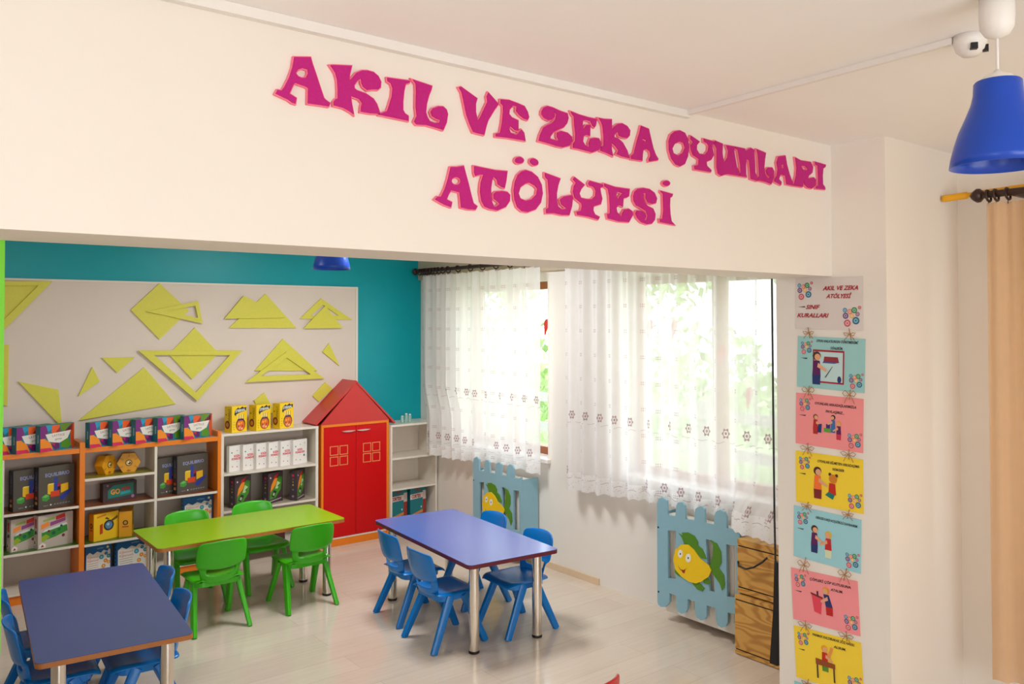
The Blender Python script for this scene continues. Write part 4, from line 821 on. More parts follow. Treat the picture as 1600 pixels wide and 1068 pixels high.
# red bird garlands at the windows
BIRD = mat('red_paper_bird', (214, 44, 40), 0.7)
def garland(lab, birds, y0, y1, z):
    t = thing('bird_garland', lab, 'garland', (XW+0.055, y0, z))
    MB().tube([(0, (y1-y0)*k/14, -0.012*math.sin(PI*k/14)) for k in range(15)], 0.0012, mat('garland_thread', (120, 100, 80), 0.8), 5).build('thread', t)
    shp = [(0.0, 0.04), (0.018, 0.045), (0.03, 0.035), (0.04, 0.03), (0.031, 0.024), (0.03, -0.005), (0.018, -0.03), (0.008, -0.045), (0.0, -0.075), (-0.012, -0.07), (-0.012, -0.03), (-0.018, 0.0), (-0.012, 0.026)]
    for (by, bz) in birds:
        b = MB().prism(shp, -0.002, 0.002, BIRD, Fr((-0.006, by-y0, bz-z), (0, -1, 0), (0, 0, 1), (-1, 0, 0))); b.build('paper_bird', t)
garland('thread with a red paper bird in the left window opening', [(4.60, 1.715)], 5.55, 4.54, 1.70)
garland('upper thread with red paper birds in the right window', [(3.60, 1.71), (3.40, 1.71)], 3.78, 2.62, 1.70)
garland('lower thread with red paper birds in the right window', [(3.05, 1.56), (2.86, 1.33), (3.72, 1.33)], 3.78, 2.62, 1.50)

# ================================================================== radiators and their jigsaw covers
def cover(y0, labc, labr):
    """y0 = far (left) edge as seen, front plane at x=3.73, u runs towards the camera"""
    t = thing('radiator_cover', labc, 'radiator cover', (3.73, y0, 0), 0, 'light blue radiator covers with a fish')
    fr = Fr((0, 0, 0), (0, -1, 0), (0, 0, 1), (-1, 0, 0))
    bevel(MB().solid([COVER['outer'], COVER['slotA'], COVER['slotB'], COVER['slotC']], fr, -0.014, 0.0, LBLUE).build('front_panel', t), 0.0015)
    for u in (0.03, 0.598): MB().box(0.0145, XW-3.73-0.013, -u-0.012, -u, 0.09, 0.62, LBLUE).build('side_panel', t)
    f = bpy.data.objects.new('fish', None)
    # the fish, its leaf-like fins and its face
    fb = MB().solid([COVER['body']], fr, 0.0045, 0.0085, FISHY)
    fb = fb.build('fish_body', t)
    for k, n_ in (('tail', 'tail_fin'), ('dorsal', 'back_fin'), ('fin1', 'belly_fin'), ('fin2', 'belly_fin'), ('fin3', 'belly_fin')):
        MB().solid([COVER[k]], fr, 0.0003, 0.0042, FISHG).build(n_, fb)
    for k in ('1', '2'):
        e = MB(); e.poly(COVER['eye'+k], hexm((244, 238, 226)), Fr(fr.o+fr.n*0.0085, fr.u, fr.v, fr.n), 1); e.poly(COVER['pupil'+k], BLACK, Fr(fr.o+fr.n*0.0085, fr.u, fr.v, fr.n), 2); e.build('eye', fb)
    e = MB(); e.poly(COVER['mouth'], hexm((196, 30, 36)), Fr(fr.o+fr.n*0.0085, fr.u, fr.v, fr.n), 1); e.solid([COVER['smile']], Fr(fr.o+fr.n*0.0085, fr.u, fr.v, fr.n), 0.0002, 0.0006, hexm((120, 70, 20))); e.build('mouth', fb)
    bpy.data.objects.remove(f)
    for z in (0.16, 0.535): MB().disc(0.037, z, 0.006, BLACK, fr, 2).build('screw', t)
    r = thing('radiator', labr, 'radiator', (3.81, y0-0.31, 0), 0, 'white radiators behind the covers')
    b = MB(); b.box(-0.04, 0.04, -0.255, 0.255, 0.045, 0.61, RADW); bevel(b.build('panel', r), 0.006)
    b = MB()
    for k in range(12): b.box(-0.0455, -0.0405, -0.235+0.0395*k, -0.235+0.0395*k+0.024, 0.11, 0.585, RADW)
    bevel(b.build('ribs', r), 0.002)
    MB().box(0.0405, XW-3.81-0.013, -0.2, -0.17, 0.3, 0.34, RADW).box(0.0405, XW-3.81-0.013, 0.17, 0.2, 0.3, 0.34, RADW).build('bracket', r)
    return t
cover(5.225, 'light blue jigsaw radiator cover with yellow fish, behind the right blue chairs', 'white radiator behind the left jigsaw cover')
cover(3.372, 'light blue jigsaw radiator cover with yellow fish, beside the plywood boxes', 'white radiator behind the right jigsaw cover')

# ================================================================== plywood boxes beside the pillar
def plybox(lab, x, y0, y1, z0, z1, gaps, strap=None):
    t = thing('plywood_box', lab, 'box', (x, (y0+y1)/2, z0), 0, 'plywood boxes under the right curtain')
    h = (y1-y0)/2; D = XW-0.014-x; b = MB()
    zz = [0]+[g-z0 for g in gaps]+[z1-z0]
    bevel(MB().box(0.004, D, -h+0.003, h-0.003, 0.002, z1-z0-0.005, mat('black_seam', (24, 18, 12), 0.7)).build('carcass', t), 0.001)
    for a, c in zip(zz, zz[1:]): bevel(MB().box(0.0, D+0.002, -h, h, a+0.0035, c-0.0035, PLY).build('panel', t), 0.0015)
    if strap:
        MB().tube(strap, 0.005, BLACK, 8).build('handle', t)
plybox('lower plywood box on the floor beside the radiator cover', 3.66, 2.30, 2.745, 0.0, 0.312, [0.028, 0.285])
plybox('upper plywood box with a black rope handle', 3.685, 2.30, 2.745, 0.3125, 0.60, [0.345, 0.56], [(-0.004, 0.215, 0.165), (-0.02, 0.20, 0.15), (-0.028, 0.15, 0.145), (-0.028, 0.10, 0.165), (-0.02, 0.055, 0.20), (-0.004, 0.035, 0.225)])
t = thing('black_bag', 'narrow black bag strap hanging between the plywood boxes and the pillar', 'bag', (3.33, 2.262, 0.0))
MB().prism([(-0.035, 0.19), (0.03, 0.18), (0.03, 0.64), (0.008, 0.64), (-0.004, 0.42)], -0.02, 0.02, BLACK, Fr((0, 0, 0), (1, 0, 0), (0, 0, 1), (0, -1, 0))).build('strap', t)
tag(MB().tube([(3.268, 2.232, 2.48), (3.266, 2.232, 1.9), (3.268, 2.232, 1.2), (3.270, 2.232, 0.85), (3.276, 2.232, 0.60)], 0.0045, BLACK, 8).build('hanging_cord'), 'thin black cord hanging down the far edge of the pillar', 'cord')

# ================================================================== pendant lamps
def lamp(lab, x, y, zb, cord_to, k=1.0):
    t = thing('pendant_lamp', lab, 'lamp', (x, y, CZ))
    zt = zb+0.195
    MB().lathe([(0.0001, -0.0005), (0.036, -0.0005), (0.037, -0.05), (0.035, -0.075), (0.025, -0.092), (0.006, -0.1), (0.0001, -0.1)], (0, 0, 0), PWHITE, 28).build('ceiling_cup', t)
    MB().cyl((0, 0, -0.1), (0, 0, zt+0.022-CZ), 0.0032, PWHITE, n=8).build('cord', t)
    MB().lathe([(0.0001, 0.026), (0.006, 0.026), (0.009, 0.020), (0.028, 0.012), (0.042, 0.0), (0.044, -0.006), (0.0001, -0.006)], (0, 0, zt-CZ), PWHITE, 28).build('holder_cap', t)
    pr = [(0.046, 0.0), (0.0495, -0.004), (0.051, -0.03), (0.056, -0.052), (0.068, -0.082), (0.082, -0.114), (0.092, -0.146), (0.099, -0.175), (0.102, -0.195)]
    inner = [(r-0.0022, z-(0.003 if i == 0 else 0)) for i, (r, z) in enumerate(pr)]
    s = MB().lathe(pr+inner[::-1], (0, 0, zt-CZ), LAMPB, 48).build('shade', t)
    MB().ball((0, 0, zt-CZ-0.085), 0.027, mat('lamp_bulb', (240, 236, 226), 0.3), 1.25, 16).build('bulb', t)
lamp('blue enamel pendant lamp hanging at the upper right', 2.045, 0.797, 2.098, 0)
lamp('blue enamel pendant lamp, its rim seen below the lintel', 2.062, 4.20, 2.030, 0)

# ================================================================== wall cards on the pillar
RED_T = hexm((176, 20, 40)); BLK = hexm((30, 28, 34)); SKIN = hexm((232, 170, 130)); NAVY = hexm((36, 52, 110)); PURP = hexm((96, 28, 90)); BRN = hexm((78, 50, 40)); BROWNR = hexm((130, 40, 40))
def gears(b, fr, x, y, s, bg):
    for cx, cy, r, c in ((-0.8, 0.75, 0.28, (60, 140, 170)), (-0.72, 0.1, 0.36, (110, 70, 120)), (-0.5, -0.75, 0.42, (210, 90, 96)), (-0.2, 0.6, 0.3, (236, 130, 100)), (0.05, 0.1, 0.28, (240, 176, 90)), (0.35, 0.75, 0.36, (50, 140, 80)), (0.75, 0.3, 0.26, (150, 90, 120)), (0.55, -0.45, 0.44, (30, 110, 140)), (1.0, 1.05, 0.2, (200, 80, 90))):
        b.disc(x+cx*s, y+cy*s, r*s, hexm(c), fr, 2, n=12); b.disc(x+cx*s, y+cy*s, r*s*0.62, hexm(tuple(int(v*0.5+127) for v in c)), fr, 3, n=10); b.disc(x+cx*s, y+cy*s, r*s*0.25, hexm(c), fr, 4, n=8)
def person(b, fr, x, y, s, hair, shirt, pants, lean=0.0, arm=1):
    b.disc(x+lean*s, y+0.78*s, 0.26*s, hair, fr, 3); b.disc(x+lean*s+0.06*s*arm, y+0.72*s, 0.19*s, SKIN, fr, 4)
    b.poly([(x-0.26*s, y-0.3*s), (x+0.26*s, y-0.3*s), (x+0.2*s+lean*s, y+0.52*s), (x-0.2*s+lean*s, y+0.52*s)], shirt, fr, 3)
    b.poly([(x-0.24*s, y-0.85*s), (x+0.24*s, y-0.85*s), (x+0.26*s, y-0.3*s), (x-0.26*s, y-0.3*s)], pants, fr, 3)
    b.poly([(x+0.1*s*arm, y+0.4*s), (x+0.65*s*arm, y+0.02*s), (x+0.6*s*arm, y-0.1*s), (x+0.05*s*arm, y+0.15*s)], SKIN, fr, 5)
COLS = [(226, 214, 208), (160, 208, 206), (252, 152, 152), (252, 216, 58), (160, 214, 222), (252, 152, 156), (252, 216, 58), (150, 208, 214)]
CL = ['white class-rules title card at the top of the pillar', 'blue card with a teacher at a whiteboard, second from the top', 'pink card with children playing with blocks, third from the top', 'yellow card with a girl and a teddy bear, fourth from the top',
      'blue card with two children shaking hands, fifth from the top', 'pink card with a child using a waste bin, sixth from the top', 'yellow card with a pupil raising a hand at a desk, seventh from the top', 'blue card at the bottom of the column, mostly cut off']
CT = [None, ['OYUN ANLATILIRKEN ÖĞRETMENİMİ', 'DİNLERİM.'], ['OYUNLARI ARKADAŞLARIMIZLA', 'PAYLAŞIRIZ...'], ['OYUNLARI BİLMEYEN ARKADAŞIMA', 'YARDIM EDERİM.'], ['HERKESE KARŞI HOŞGÖRÜLÜ DAVRANIRIM.'], ['ÇÖPLERİ ÇÖP KUTUSUNA', 'ATALIM.'], ['PARMAK KALDIRARAK SÖZ HAKKI', 'ALIRIM.'], None]
ATT = []
for i, q in enumerate(CARDS):
    (ya, za), (yb, zb), (yc, zc), (yd, zd) = q
    if i == 7: zc, zd = 0.02, 0.02
    top = Vector((0, yb-ya, zb-za)); W_ = 0.312; H_ = 0.222 if i < 7 else 0.145
    rot = math.atan2((zb-za)+(zd-zc), (ya-yb)+(yc-yd)) if i < 7 else 0.0
    cy, cz = (ya+yb+yc+yd)/4, (za+zb+zc+zd)/4
    u = Vector((0, -math.cos(rot), math.sin(rot))); v = Vector((0, math.sin(rot), math.cos(rot)))
    fr = Fr((-0.0016, 0, 0), u, v, (-1, 0, 0)); b = MB(); bg = hexm(COLS[i], 0.4)
    b.prism([(-W_/2, -H_/2), (W_/2, -H_/2), (W_/2, H_/2), (-W_/2, H_/2)], -0.0012, 0.0, bg, fr)
    gears(b, fr, -0.112, 0.055 if i == 0 else (0.062 if i < 7 else 0.03), 0.033 if i == 0 else 0.025, bg)
    if i < 7: gears(b, fr, 0.105 if i == 0 else 0.118, -0.055 if i == 0 else -0.066, 0.036 if i == 0 else 0.028, bg)
    if i == 0:
        b.text('AKIL VE ZEKA', 0.055, 0.066, 0.018, RED_T, fr, 4, width=0.16, bold=0.03, shear=0.35); b.text('ATÖLYESİ', 0.045, 0.032, 0.018, RED_T, fr, 4, width=0.11, bold=0.03, shear=0.35)
        b.text('SINIF', -0.075, -0.014, 0.018, RED_T, fr, 4, width=0.062, bold=0.03, shear=0.35); b.text('KURALLARI', -0.075, -0.05, 0.018, RED_T, fr, 4, width=0.145, bold=0.03, shear=0.35)
        b.poly([(-0.145, -0.014), (-0.11, -0.011), (-0.11, -0.016)], BLK, fr, 4)
    elif CT[i]:
        L0 = CT[i]; y_ = [0.094, 0.066] if i != 5 else [0.080, 0.054]; x_ = 0.03; c_ = BLK
        if i == 2: y_ = [0.074, 0.044]
        if i in (3, 4): y_ = [0.080, 0.054]; x_ = 0.045
        b.text(L0[0], x_, y_[0], 0.011, c_, fr, 4, width=0.19, bold=0.02, shear=0.2)
        if len(L0) > 1: b.text(L0[1], x_+(0.03 if i > 4 else 0.0), y_[1], 0.011, c_, fr, 4, width=0.055 if i != 2 else 0.085, bold=0.02, shear=0.2)
        b.poly([(-0.14, 0.016), (-0.105, 0.018), (-0.11, 0.013)], BLK, fr, 4)
    if i == 1:
        b.solid([[(-0.08, -0.085), (0.065, -0.085), (0.065, 0.056), (-0.08, 0.056)], [(-0.074, -0.078), (0.059, -0.078), (0.059, 0.048), (-0.074, 0.048)]], fr, 0.0004, 0.0010, hexm((168, 36, 52)))
        b.poly([(-0.074, -0.078), (0.059, -0.078), (0.059, 0.048), (-0.074, 0.048)], hexm((196, 222, 220)), fr, 1)
        b.poly([(-0.03, 0.006), (0.042, 0.006), (0.036, 0.028), (-0.026, 0.028)], hexm((150, 50, 60)), fr, 3); b.poly([(-0.035, 0.0), (0.02, 0.0), (0.046, 0.006), (-0.03, 0.007)], hexm((60, 90, 160)), fr, 2)
        person(b, fr, -0.062, -0.03, 0.075, BRN, PURP, NAVY); b.poly([(-0.022, -0.06), (0.012, -0.012), (0.014, -0.013), (-0.018, -0.062)], BRN, fr, 5); b.disc(0.044, -0.066, 0.009, NAVY, fr, 3, ry=0.015)
    if i == 2:
        person(b, fr, -0.06, -0.02, 0.045, hexm((150, 84, 50)), hexm((190, 40, 40)), hexm((190, 40, 40))); b.poly([(-0.05, -0.05), (-0.032, -0.05), (-0.03, -0.012), (-0.046, -0.015)], NAVY, fr, 6)
        b.poly([(-0.02, -0.045), (0.012, -0.045), (0.012, -0.028), (-0.02, -0.028)], hexm((96, 160, 60)), fr, 4); b.poly([(-0.01, -0.028), (0.008, -0.028), (0.008, -0.01), (-0.01, -0.01)], hexm((60, 40, 120)), fr, 4)
        person(b, fr, 0.022, -0.01, 0.04, BLK, hexm((60, 110, 170)), hexm((60, 110, 170)), arm=-1); person(b, fr, 0.048, -0.035, 0.042, hexm((244, 160, 40)), PURP, hexm((210, 50, 80)), arm=-1)
    if i == 3:
        person(b, fr, -0.05, -0.02, 0.072, BRN, hexm((252, 120, 50)), BROWNR)
        b.disc(0.022, 0.012, 0.019, hexm((216, 130, 40)), fr, 4); b.disc(0.008, 0.03, 0.007, BRN, fr, 3); b.disc(0.038, 0.028, 0.007, BRN, fr, 3)
        b.poly([(0.0, -0.05), (0.035, -0.055), (0.032, -0.008), (0.004, -0.006)], hexm((200, 40, 24)), fr, 3); b.poly([(-0.015, -0.06), (0.02, -0.075), (0.03, -0.055), (0.0, -0.045)], hexm((20, 120, 110)), fr, 4)
    if i == 4:
        person(b, fr, -0.055, -0.02, 0.062, BRN, PURP, NAVY); person(b, fr, 0.01, -0.03, 0.06, hexm((226, 184, 60)), hexm((196, 40, 40)), hexm((220, 226, 190)), arm=-1)
    if i == 5:
        b.poly([(-0.06, 0.02), (-0.01, 0.01), (-0.018, -0.062), (-0.05, -0.055)], hexm((232, 70, 90)), fr, 3); b.poly([(-0.063, 0.024), (-0.006, 0.012), (-0.008, 0.005), (-0.062, 0.016)], BROWNR, fr, 4)
        person(b, fr, 0.022, -0.005, 0.062, hexm((240, 150, 30)), NAVY, hexm((196, 30, 30)), lean=-0.2, arm=-1); b.poly([(-0.034, 0.012), (-0.026, 0.012), (-0.026, 0.034), (-0.034, 0.034)], BRN, fr, 5)
    if i == 6:
        person(b, fr, -0.012, 0.0, 0.058, hexm((246, 170, 30)), hexm((206, 40, 20)), hexm((90, 140, 40))); b.poly([(0.0, 0.015), (0.012, 0.01), (0.03, 0.055), (0.02, 0.06)], hexm((236, 150, 80)), fr, 6)
        b.poly([(-0.055, -0.028), (0.035, -0.028), (0.035, -0.008), (-0.055, -0.002)], hexm((150, 74, 30)), fr, 6); b.poly([(-0.052, -0.085), (-0.045, -0.085), (-0.045, -0.028), (-0.052, -0.028)], BRN, fr, 6); b.poly([(0.025, -0.085), (0.032, -0.085), (0.032, -0.028), (0.025, -0.028)], BRN, fr, 6)
    o = b.build('rule_card', loc=(PX-0.0006, cy, cz)); tag(o, CL[i], 'card', 'rule cards hanging on the pillar')
    ATT.append((Vector((PX-0.004, cy, cz)), u, v, H_))
for i in range(7):
    for sgn, side in ((-0.095, 'left'), (0.095, 'right')):
        c0, u0, v0, h0 = ATT[i]; c1, u1, v1, h1 = ATT[i+1]
        a = c0+u0*sgn-v0*(h0/2-0.008); e = c1+u1*sgn+v1*(h1/2-0.008); m_ = (a+e)/2
        b = MB(); b.tube([a, m_, e], 0.0016, TWINE, 6)
        k = 0.026+0.004*((i*7+(3 if sgn > 0 else 0)) % 3); dz = 0.006*((i*5) % 3-1)
        for sg in (-1, 1): b.tube([m_+Vector((-0.003, 0, 0)), m_+Vector((-0.006, sg*k*0.6, 0.012+dz)), m_+Vector((-0.006, sg*k, 0.006)), m_+Vector((-0.005, sg*k*0.7, -0.006)), m_+Vector((-0.003, 0, 0))], 0.0014, TWINE, 6)
        for sg in (-1, 1): b.tube([m_+Vector((-0.003, 0, 0)), m_+Vector((-0.005, sg*0.012, -0.012)), m_+Vector((-0.005, sg*0.022, -0.03-dz))], 0.0013, TWINE, 6)
        o = b.build('twine_bow', loc=m_)
        for v in o.data.vertices: v.co -= m_
        tag(o, 'brown twine bow on the %s tying rule cards %s' % (side, ['one and two, counted from the top', 'two and three, counted from the top', 'three and four, counted from the top', 'four and five, counted from the top', 'five and six, counted from the top', 'six and seven, counted from the top', 'seven and eight, counted from the top'][i]), 'bow', 'twine bows between the rule cards')
# ================================================================== boxed games
def faces(w_, d_, h_):
    front = Fr((-w_/2, -d_/2, 0), (1, 0, 0), (0, 0, 1), (0, -1, 0))
    left = Fr((-w_/2, d_/2, 0), (0, -1, 0), (0, 0, 1), (-1, 0, 0))
    return front, left
def gbox(name, lab, group, A, ang, w_, d_, h_, base, paint, cat='game box'):
    """A = front-left bottom corner (x, y, z), ang = turn of the front face in degrees"""
    b = MB(); e = 0.0
    b.box(-w_/2, w_/2, -d_/2, d_/2, 0.0, h_, base)
    fr, lf = faces(w_, d_, h_); paint(b, fr, lf, w_, d_, h_)
    a = R(ang); c = Vector((A[0]+math.cos(a)*w_/2-math.sin(a)*d_/2, A[1]+math.sin(a)*w_/2+math.cos(a)*d_/2, A[2]+0.0008))
    o = b.build(name, loc=c, rot=(0, 0, a)); return tag(o, lab, cat, group)
def P_(w_, h_): return lambda pts: [(x*w_, y*h_) for x, y in pts]
# --- teal boxes with coloured facets
TEALB = hexm((18, 104, 116)); 
def paint_facet(b, fr, lf, w, d, h):
    q = P_(w, h)
    def f(pts, c, l=1): b.poly(q(pts), hexm(c), fr, l)
    f([(0, 0), (1, 0), (1, 1), (0, 1)], (24, 120, 140), 1)
    f([(0, 0), (0.38, 0), (0.3, 0.3), (0.12, 0.5), (0, 0.5)], (244, 140, 30), 2); f([(0, 0), (0.38, 0), (0.3, 0.12), (0, 0.14)], (214, 30, 90), 3)
    f([(0, 0.5), (0.14, 0.5), (0.22, 0.75), (0.16, 1), (0, 1)], (126, 34, 120), 2); f([(0.16, 1), (0.22, 0.75), (0.34, 0.86), (0.32, 1)], (40, 150, 190), 2)
    f([(0.33, 0.98), (0.32, 0.72), (0.42, 0.62), (0.58, 0.66), (0.56, 0.98)], (236, 96, 40), 3); f([(0.44, 0.7), (0.58, 0.66), (0.57, 0.9)], (170, 44, 30), 4)
    f([(0.58, 1), (0.62, 0.72), (0.7, 0.7), (0.9, 0.97), (0.88, 1)], (108, 140, 30), 2); f([(0.7, 0.7), (0.95, 0.98), (0.95, 0.7)], (110, 20, 50), 3)
    f([(0.9, 0.97), (1, 1), (1, 0), (0.93, 0), (0.88, 0.4)], (206, 74, 24), 3); f([(0.6, 0.1), (0.62, 0.35), (0.8, 0.5), (0.92, 0.12), (0.8, 0.02)], (84, 140, 30), 3)
    f([(0.3, 0.28), (0.55, 0.3), (0.56, 0.05), (0.42, 0.04)], (96, 20, 100), 3); f([(0.3, 0.28), (0.44, 0.3), (0.42, 0.16)], (190, 20, 80), 4)
    f([(0.14, 0.66), (0.9, 0.72), (0.8, 0.42), (0.56, 0.27), (0.24, 0.36)], (236, 226, 214), 5)
    b.text('LATTICE', w*0.52, h*0.58, h*0.09, hexm((150, 60, 90)), fr, 6, width=w*0.36); b.text('games', w*0.52, h*0.44, h*0.08, hexm((40, 90, 90)), fr, 6, width=w*0.2)
    q2 = P_(d, h); b.poly(q2([(0, 0), (1, 0), (1, 1), (0, 1)]), TEALB, lf, 1)
    b.text('lattice', d*0.5, h*0.5, d*0.3, hexm((214, 224, 220)), lf, 2, width=h*0.3, rot=PI/2)
    tp = Fr((-w/2, -d/2, h), (1, 0, 0), (0, 1, 0), (0, 0, 1)); b.poly([(0, 0), (w, 0), (w, d), (0, d)], hexm((30, 130, 130)), tp, 1)
G1 = 'teal faceted game boxes on top of the shelf units'
Z1 = 0.93
for A, ang, wd, lab in (((0.70, 5.945), 27, 0.235, 'teal faceted game box at the left edge of the photo, on the left unit'), ((0.806, 5.935), 27, 0.235, 'teal faceted game box on the left unit, middle of its row'),
                        ((0.935, 5.93), 27, 0.235, 'teal faceted game box on the left unit, fully visible next to the orange post'),
                        ((1.216, 5.93), 24, 0.225, 'teal faceted game box on the middle unit, first in the row after the orange post'), ((1.352, 5.93), 24, 0.225, 'teal faceted game box on the middle unit, second in the row'),
                        ((1.495, 5.93), 24, 0.225, 'teal faceted game box on the middle unit, third in the row'), ((1.634, 5.93), 24, 0.225, 'teal faceted game box on the middle unit, fourth in the row'),
                        ((1.808, 5.93), 17, 0.222, 'teal faceted game box on the middle unit, fully visible at the right end')):
    gbox('board_game_box', lab, G1, (*A, Z1), ang, wd, 0.044, 0.162, TEALB, paint_facet)
# --- dark boxes with building blocks
DG = hexm((58, 52, 48))
def paint_blocks(b, fr, lf, w, d, h):
    q = P_(w, h)
    def f(pts, c, l=2): b.poly(q(pts), hexm(c), fr, l)
    f([(0, 0), (1, 0), (1, 1), (0, 1)], (84, 76, 68), 1)
    b.text('EQUILIBRIO', w*0.52, h*0.8, h*0.085, hexm((150, 156, 200)), fr, 3, width=w*0.68, bold=0.02, rot=0.02)
    f([(0.25, 0.34), (0.42, 0.3), (0.42, 0.56), (0.25, 0.56)], (232, 184, 30)); f([(0.25, 0.56), (0.42, 0.56), (0.44, 0.585), (0.28, 0.585)], (250, 220, 90)); f([(0.62, 0.32), (0.83, 0.38), (0.83, 0.55), (0.62, 0.53)], (232, 176, 24))
    f([(0.42, 0.4), (0.53, 0.4), (0.53, 0.72), (0.42, 0.71)], (44, 62, 150)); f([(0.53, 0.4), (0.61, 0.42), (0.61, 0.58), (0.53, 0.56)], (176, 30, 44)); f([(0.53, 0.4), (0.61, 0.42), (0.6, 0.5), (0.53, 0.48)], (40, 10, 16), 3)
    f([(0.33, 0.26), (0.58, 0.26), (0.58, 0.4), (0.33, 0.39)], (216, 64, 26), 3); f([(0.1, 0.2), (0.22, 0.17), (0.3, 0.22), (0.3, 0.3), (0.2, 0.34), (0.09, 0.3)], (66, 150, 60), 3); f([(0.1, 0.28), (0.2, 0.34), (0.3, 0.3), (0.2, 0.26)], (110, 190, 90), 4)
    f([(0.58, 0.18), (0.68, 0.14), (0.92, 0.34), (0.92, 0.42), (0.6, 0.24)], (38, 54, 150), 3)
    b.text('oyun', w*0.2, h*0.075, h*0.03, hexm((190, 184, 176)), fr, 3, width=w*0.13); b.disc(w*0.34, h*0.075, h*0.02, hexm((236, 232, 226)), fr, 3, n=6)
    for k in range(6): b.poly([(w*(0.42+0.08*k), h*0.06), (w*(0.47+0.08*k), h*0.06), (w*(0.49+0.08*k), h*0.09), (w*(0.44+0.08*k), h*0.09)], hexm((140, 134, 124)), fr, 3)
    q2 = P_(d, h); b.poly(q2([(0, 0), (1, 0), (1, 1), (0, 1)]), hexm((44, 38, 40)), lf, 1)
    b.text('EQUILIBRIO', d*0.5, h*0.66, d*0.36, hexm((120, 122, 150)), lf, 2, width=h*0.45, rot=PI/2)
    for zz, c in ((0.27, (190, 90, 50)), (0.15, (210, 150, 90))): b.poly(q2([(0.3, zz-0.04), (0.75, zz-0.04), (0.75, zz+0.03), (0.3, zz+0.03)]), hexm(c), lf, 2)
G2 = 'dark game boxes with building blocks'
gbox('board_game_box', 'dark game box with coloured blocks in the left unit, the nearer right one', G2, (0.934, 5.966, 0.567), 17, 0.222, 0.058, 0.262, DG, paint_blocks)
gbox('board_game_box', 'dark game box with coloured blocks in the left unit, half hidden behind its neighbour', G2, (0.80, 5.992, 0.567), 17, 0.222, 0.058, 0.252, DG, paint_blocks)
gbox('board_game_box', 'dark game box with coloured blocks in the middle unit, fully visible', G2, (1.782, 5.99, 0.548), 14, 0.236, 0.058, 0.262, DG, paint_blocks)
gbox('board_game_box', 'dark game box with coloured blocks against the divider of the middle unit, half hidden', G2, (1.662, 6.03, 0.548), 14, 0.2, 0.058, 0.252, DG, paint_blocks)
# --- dark teal flat box
def paint_go(b, fr, lf, w, d, h):
    q = P_(w, h); b.poly(q([(0, 0), (1, 0), (1, 1), (0, 1)]), hexm((70, 54, 58)), fr, 1); b.poly(q([(0.14, 0.16), (0.9, 0.26), (0.9, 0.88), (0.3, 0.86), (0.14, 0.6)]), hexm((36, 120, 104)), fr, 2)
    b.text('GO', w*0.36, h*0.52, h*0.28, hexm((244, 150, 40)), fr, 3, bold=0.03, width=w*0.28); b.text('APE!', w*0.66, h*0.62, h*0.22, hexm((190, 40, 50)), fr, 3, bold=0.03, width=w*0.28); b.poly(q([(0.5, 0.3), (0.82, 0.36), (0.8, 0.5), (0.52, 0.46)]), hexm((50, 160, 170)), fr, 3)
    b.disc(w*0.13, h*0.88, h*0.06, hexm((150, 110, 140)), fr, 3); b.disc(w*0.88, h*0.14, h*0.09, hexm((170, 110, 150)), fr, 3)
gbox('board_game_box', 'flat dark box with teal panel and orange letters under the honeycomb boxes', None, (1.32, 6.03, 0.548), 10, 0.222, 0.05, 0.122, hexm((60, 44, 46)), paint_go)
# --- grey boxes with green jungle picture
def paint_jungle(b, fr, lf, w, d, h):
    q = P_(w, h)
    def f(pts, c, l=2): b.poly(q(pts), hexm(c), fr, l)
    f([(0, 0), (1, 0), (1, 1), (0, 1)], (196, 180, 168), 1); f([(0.1, 0.22), (0.5, 0.3), (0.85, 0.42), (0.82, 0.62), (0.45, 0.56), (0.1, 0.48)], (56, 140, 50)); f([(0.1, 0.22), (0.16, 0.2), (0.34, 0.32), (0.22, 0.42), (0.1, 0.36)], (150, 176, 40), 3)
    f([(0.12, 0.48), (0.85, 0.62), (0.8, 0.68), (0.5, 0.62), (0.2, 0.56)], (214, 218, 214), 3); f([(0.08, 0.58), (0.32, 0.66), (0.3, 0.8), (0.08, 0.72)], (244, 142, 60), 4)
    f([(0.34, 0.64), (0.78, 0.74), (0.78, 0.84), (0.34, 0.76)], (150, 70, 130), 4); f([(0.5, 0.8), (0.78, 0.85), (0.76, 0.98), (0.5, 0.92)], (210, 50, 40), 4); f([(0.14, 0.8), (0.48, 0.84), (0.46, 0.92), (0.14, 0.86)], (150, 170, 80), 4)
    for x, y, r, c in ((0.44, 0.42, 0.06, (30, 90, 80)), (0.6, 0.5, 0.05, (30, 110, 60)), (0.3, 0.5, 0.04, (120, 40, 40)), (0.66, 0.6, 0.04, (20, 90, 70)), (0.72, 0.3, 0.05, (120, 60, 60))): b.disc(x*w, y*h, r*h, hexm(c), fr, 5, n=9)
    f([(0.03, 0.02), (0.2, 0.02), (0.22, 0.12), (0.12, 0.18), (0.03, 0.12)], (238, 226, 220), 5); f([(0.07, 0.05), (0.17, 0.05), (0.12, 0.13)], (170, 50, 50), 6)
    q2 = P_(d, h); b.poly(q2([(0, 0), (1, 0), (1, 1), (0, 1)]), hexm((200, 186, 172)), lf, 1); b.poly(q2([(0.3, 0.62), (0.7, 0.62), (0.7, 0.9), (0.3, 0.9)]), hexm((190, 80, 80)), lf, 2); b.poly(q2([(0.2, 0.42), (0.8, 0.46), (0.7, 0.54), (0.3, 0.54)]), hexm((60, 84, 60)), lf, 2)
    b.poly(q2([(0.02, 0.08), (0.4, 0.1), (0.7, 0.2), (0.2, 0.34)]), hexm((236, 222, 214)), lf, 2); b.poly(q2([(0.15, 0.13), (0.5, 0.16), (0.3, 0.27)]), hexm((150, 40, 44)), lf, 3)
G3 = 'grey jungle game boxes in the left unit'
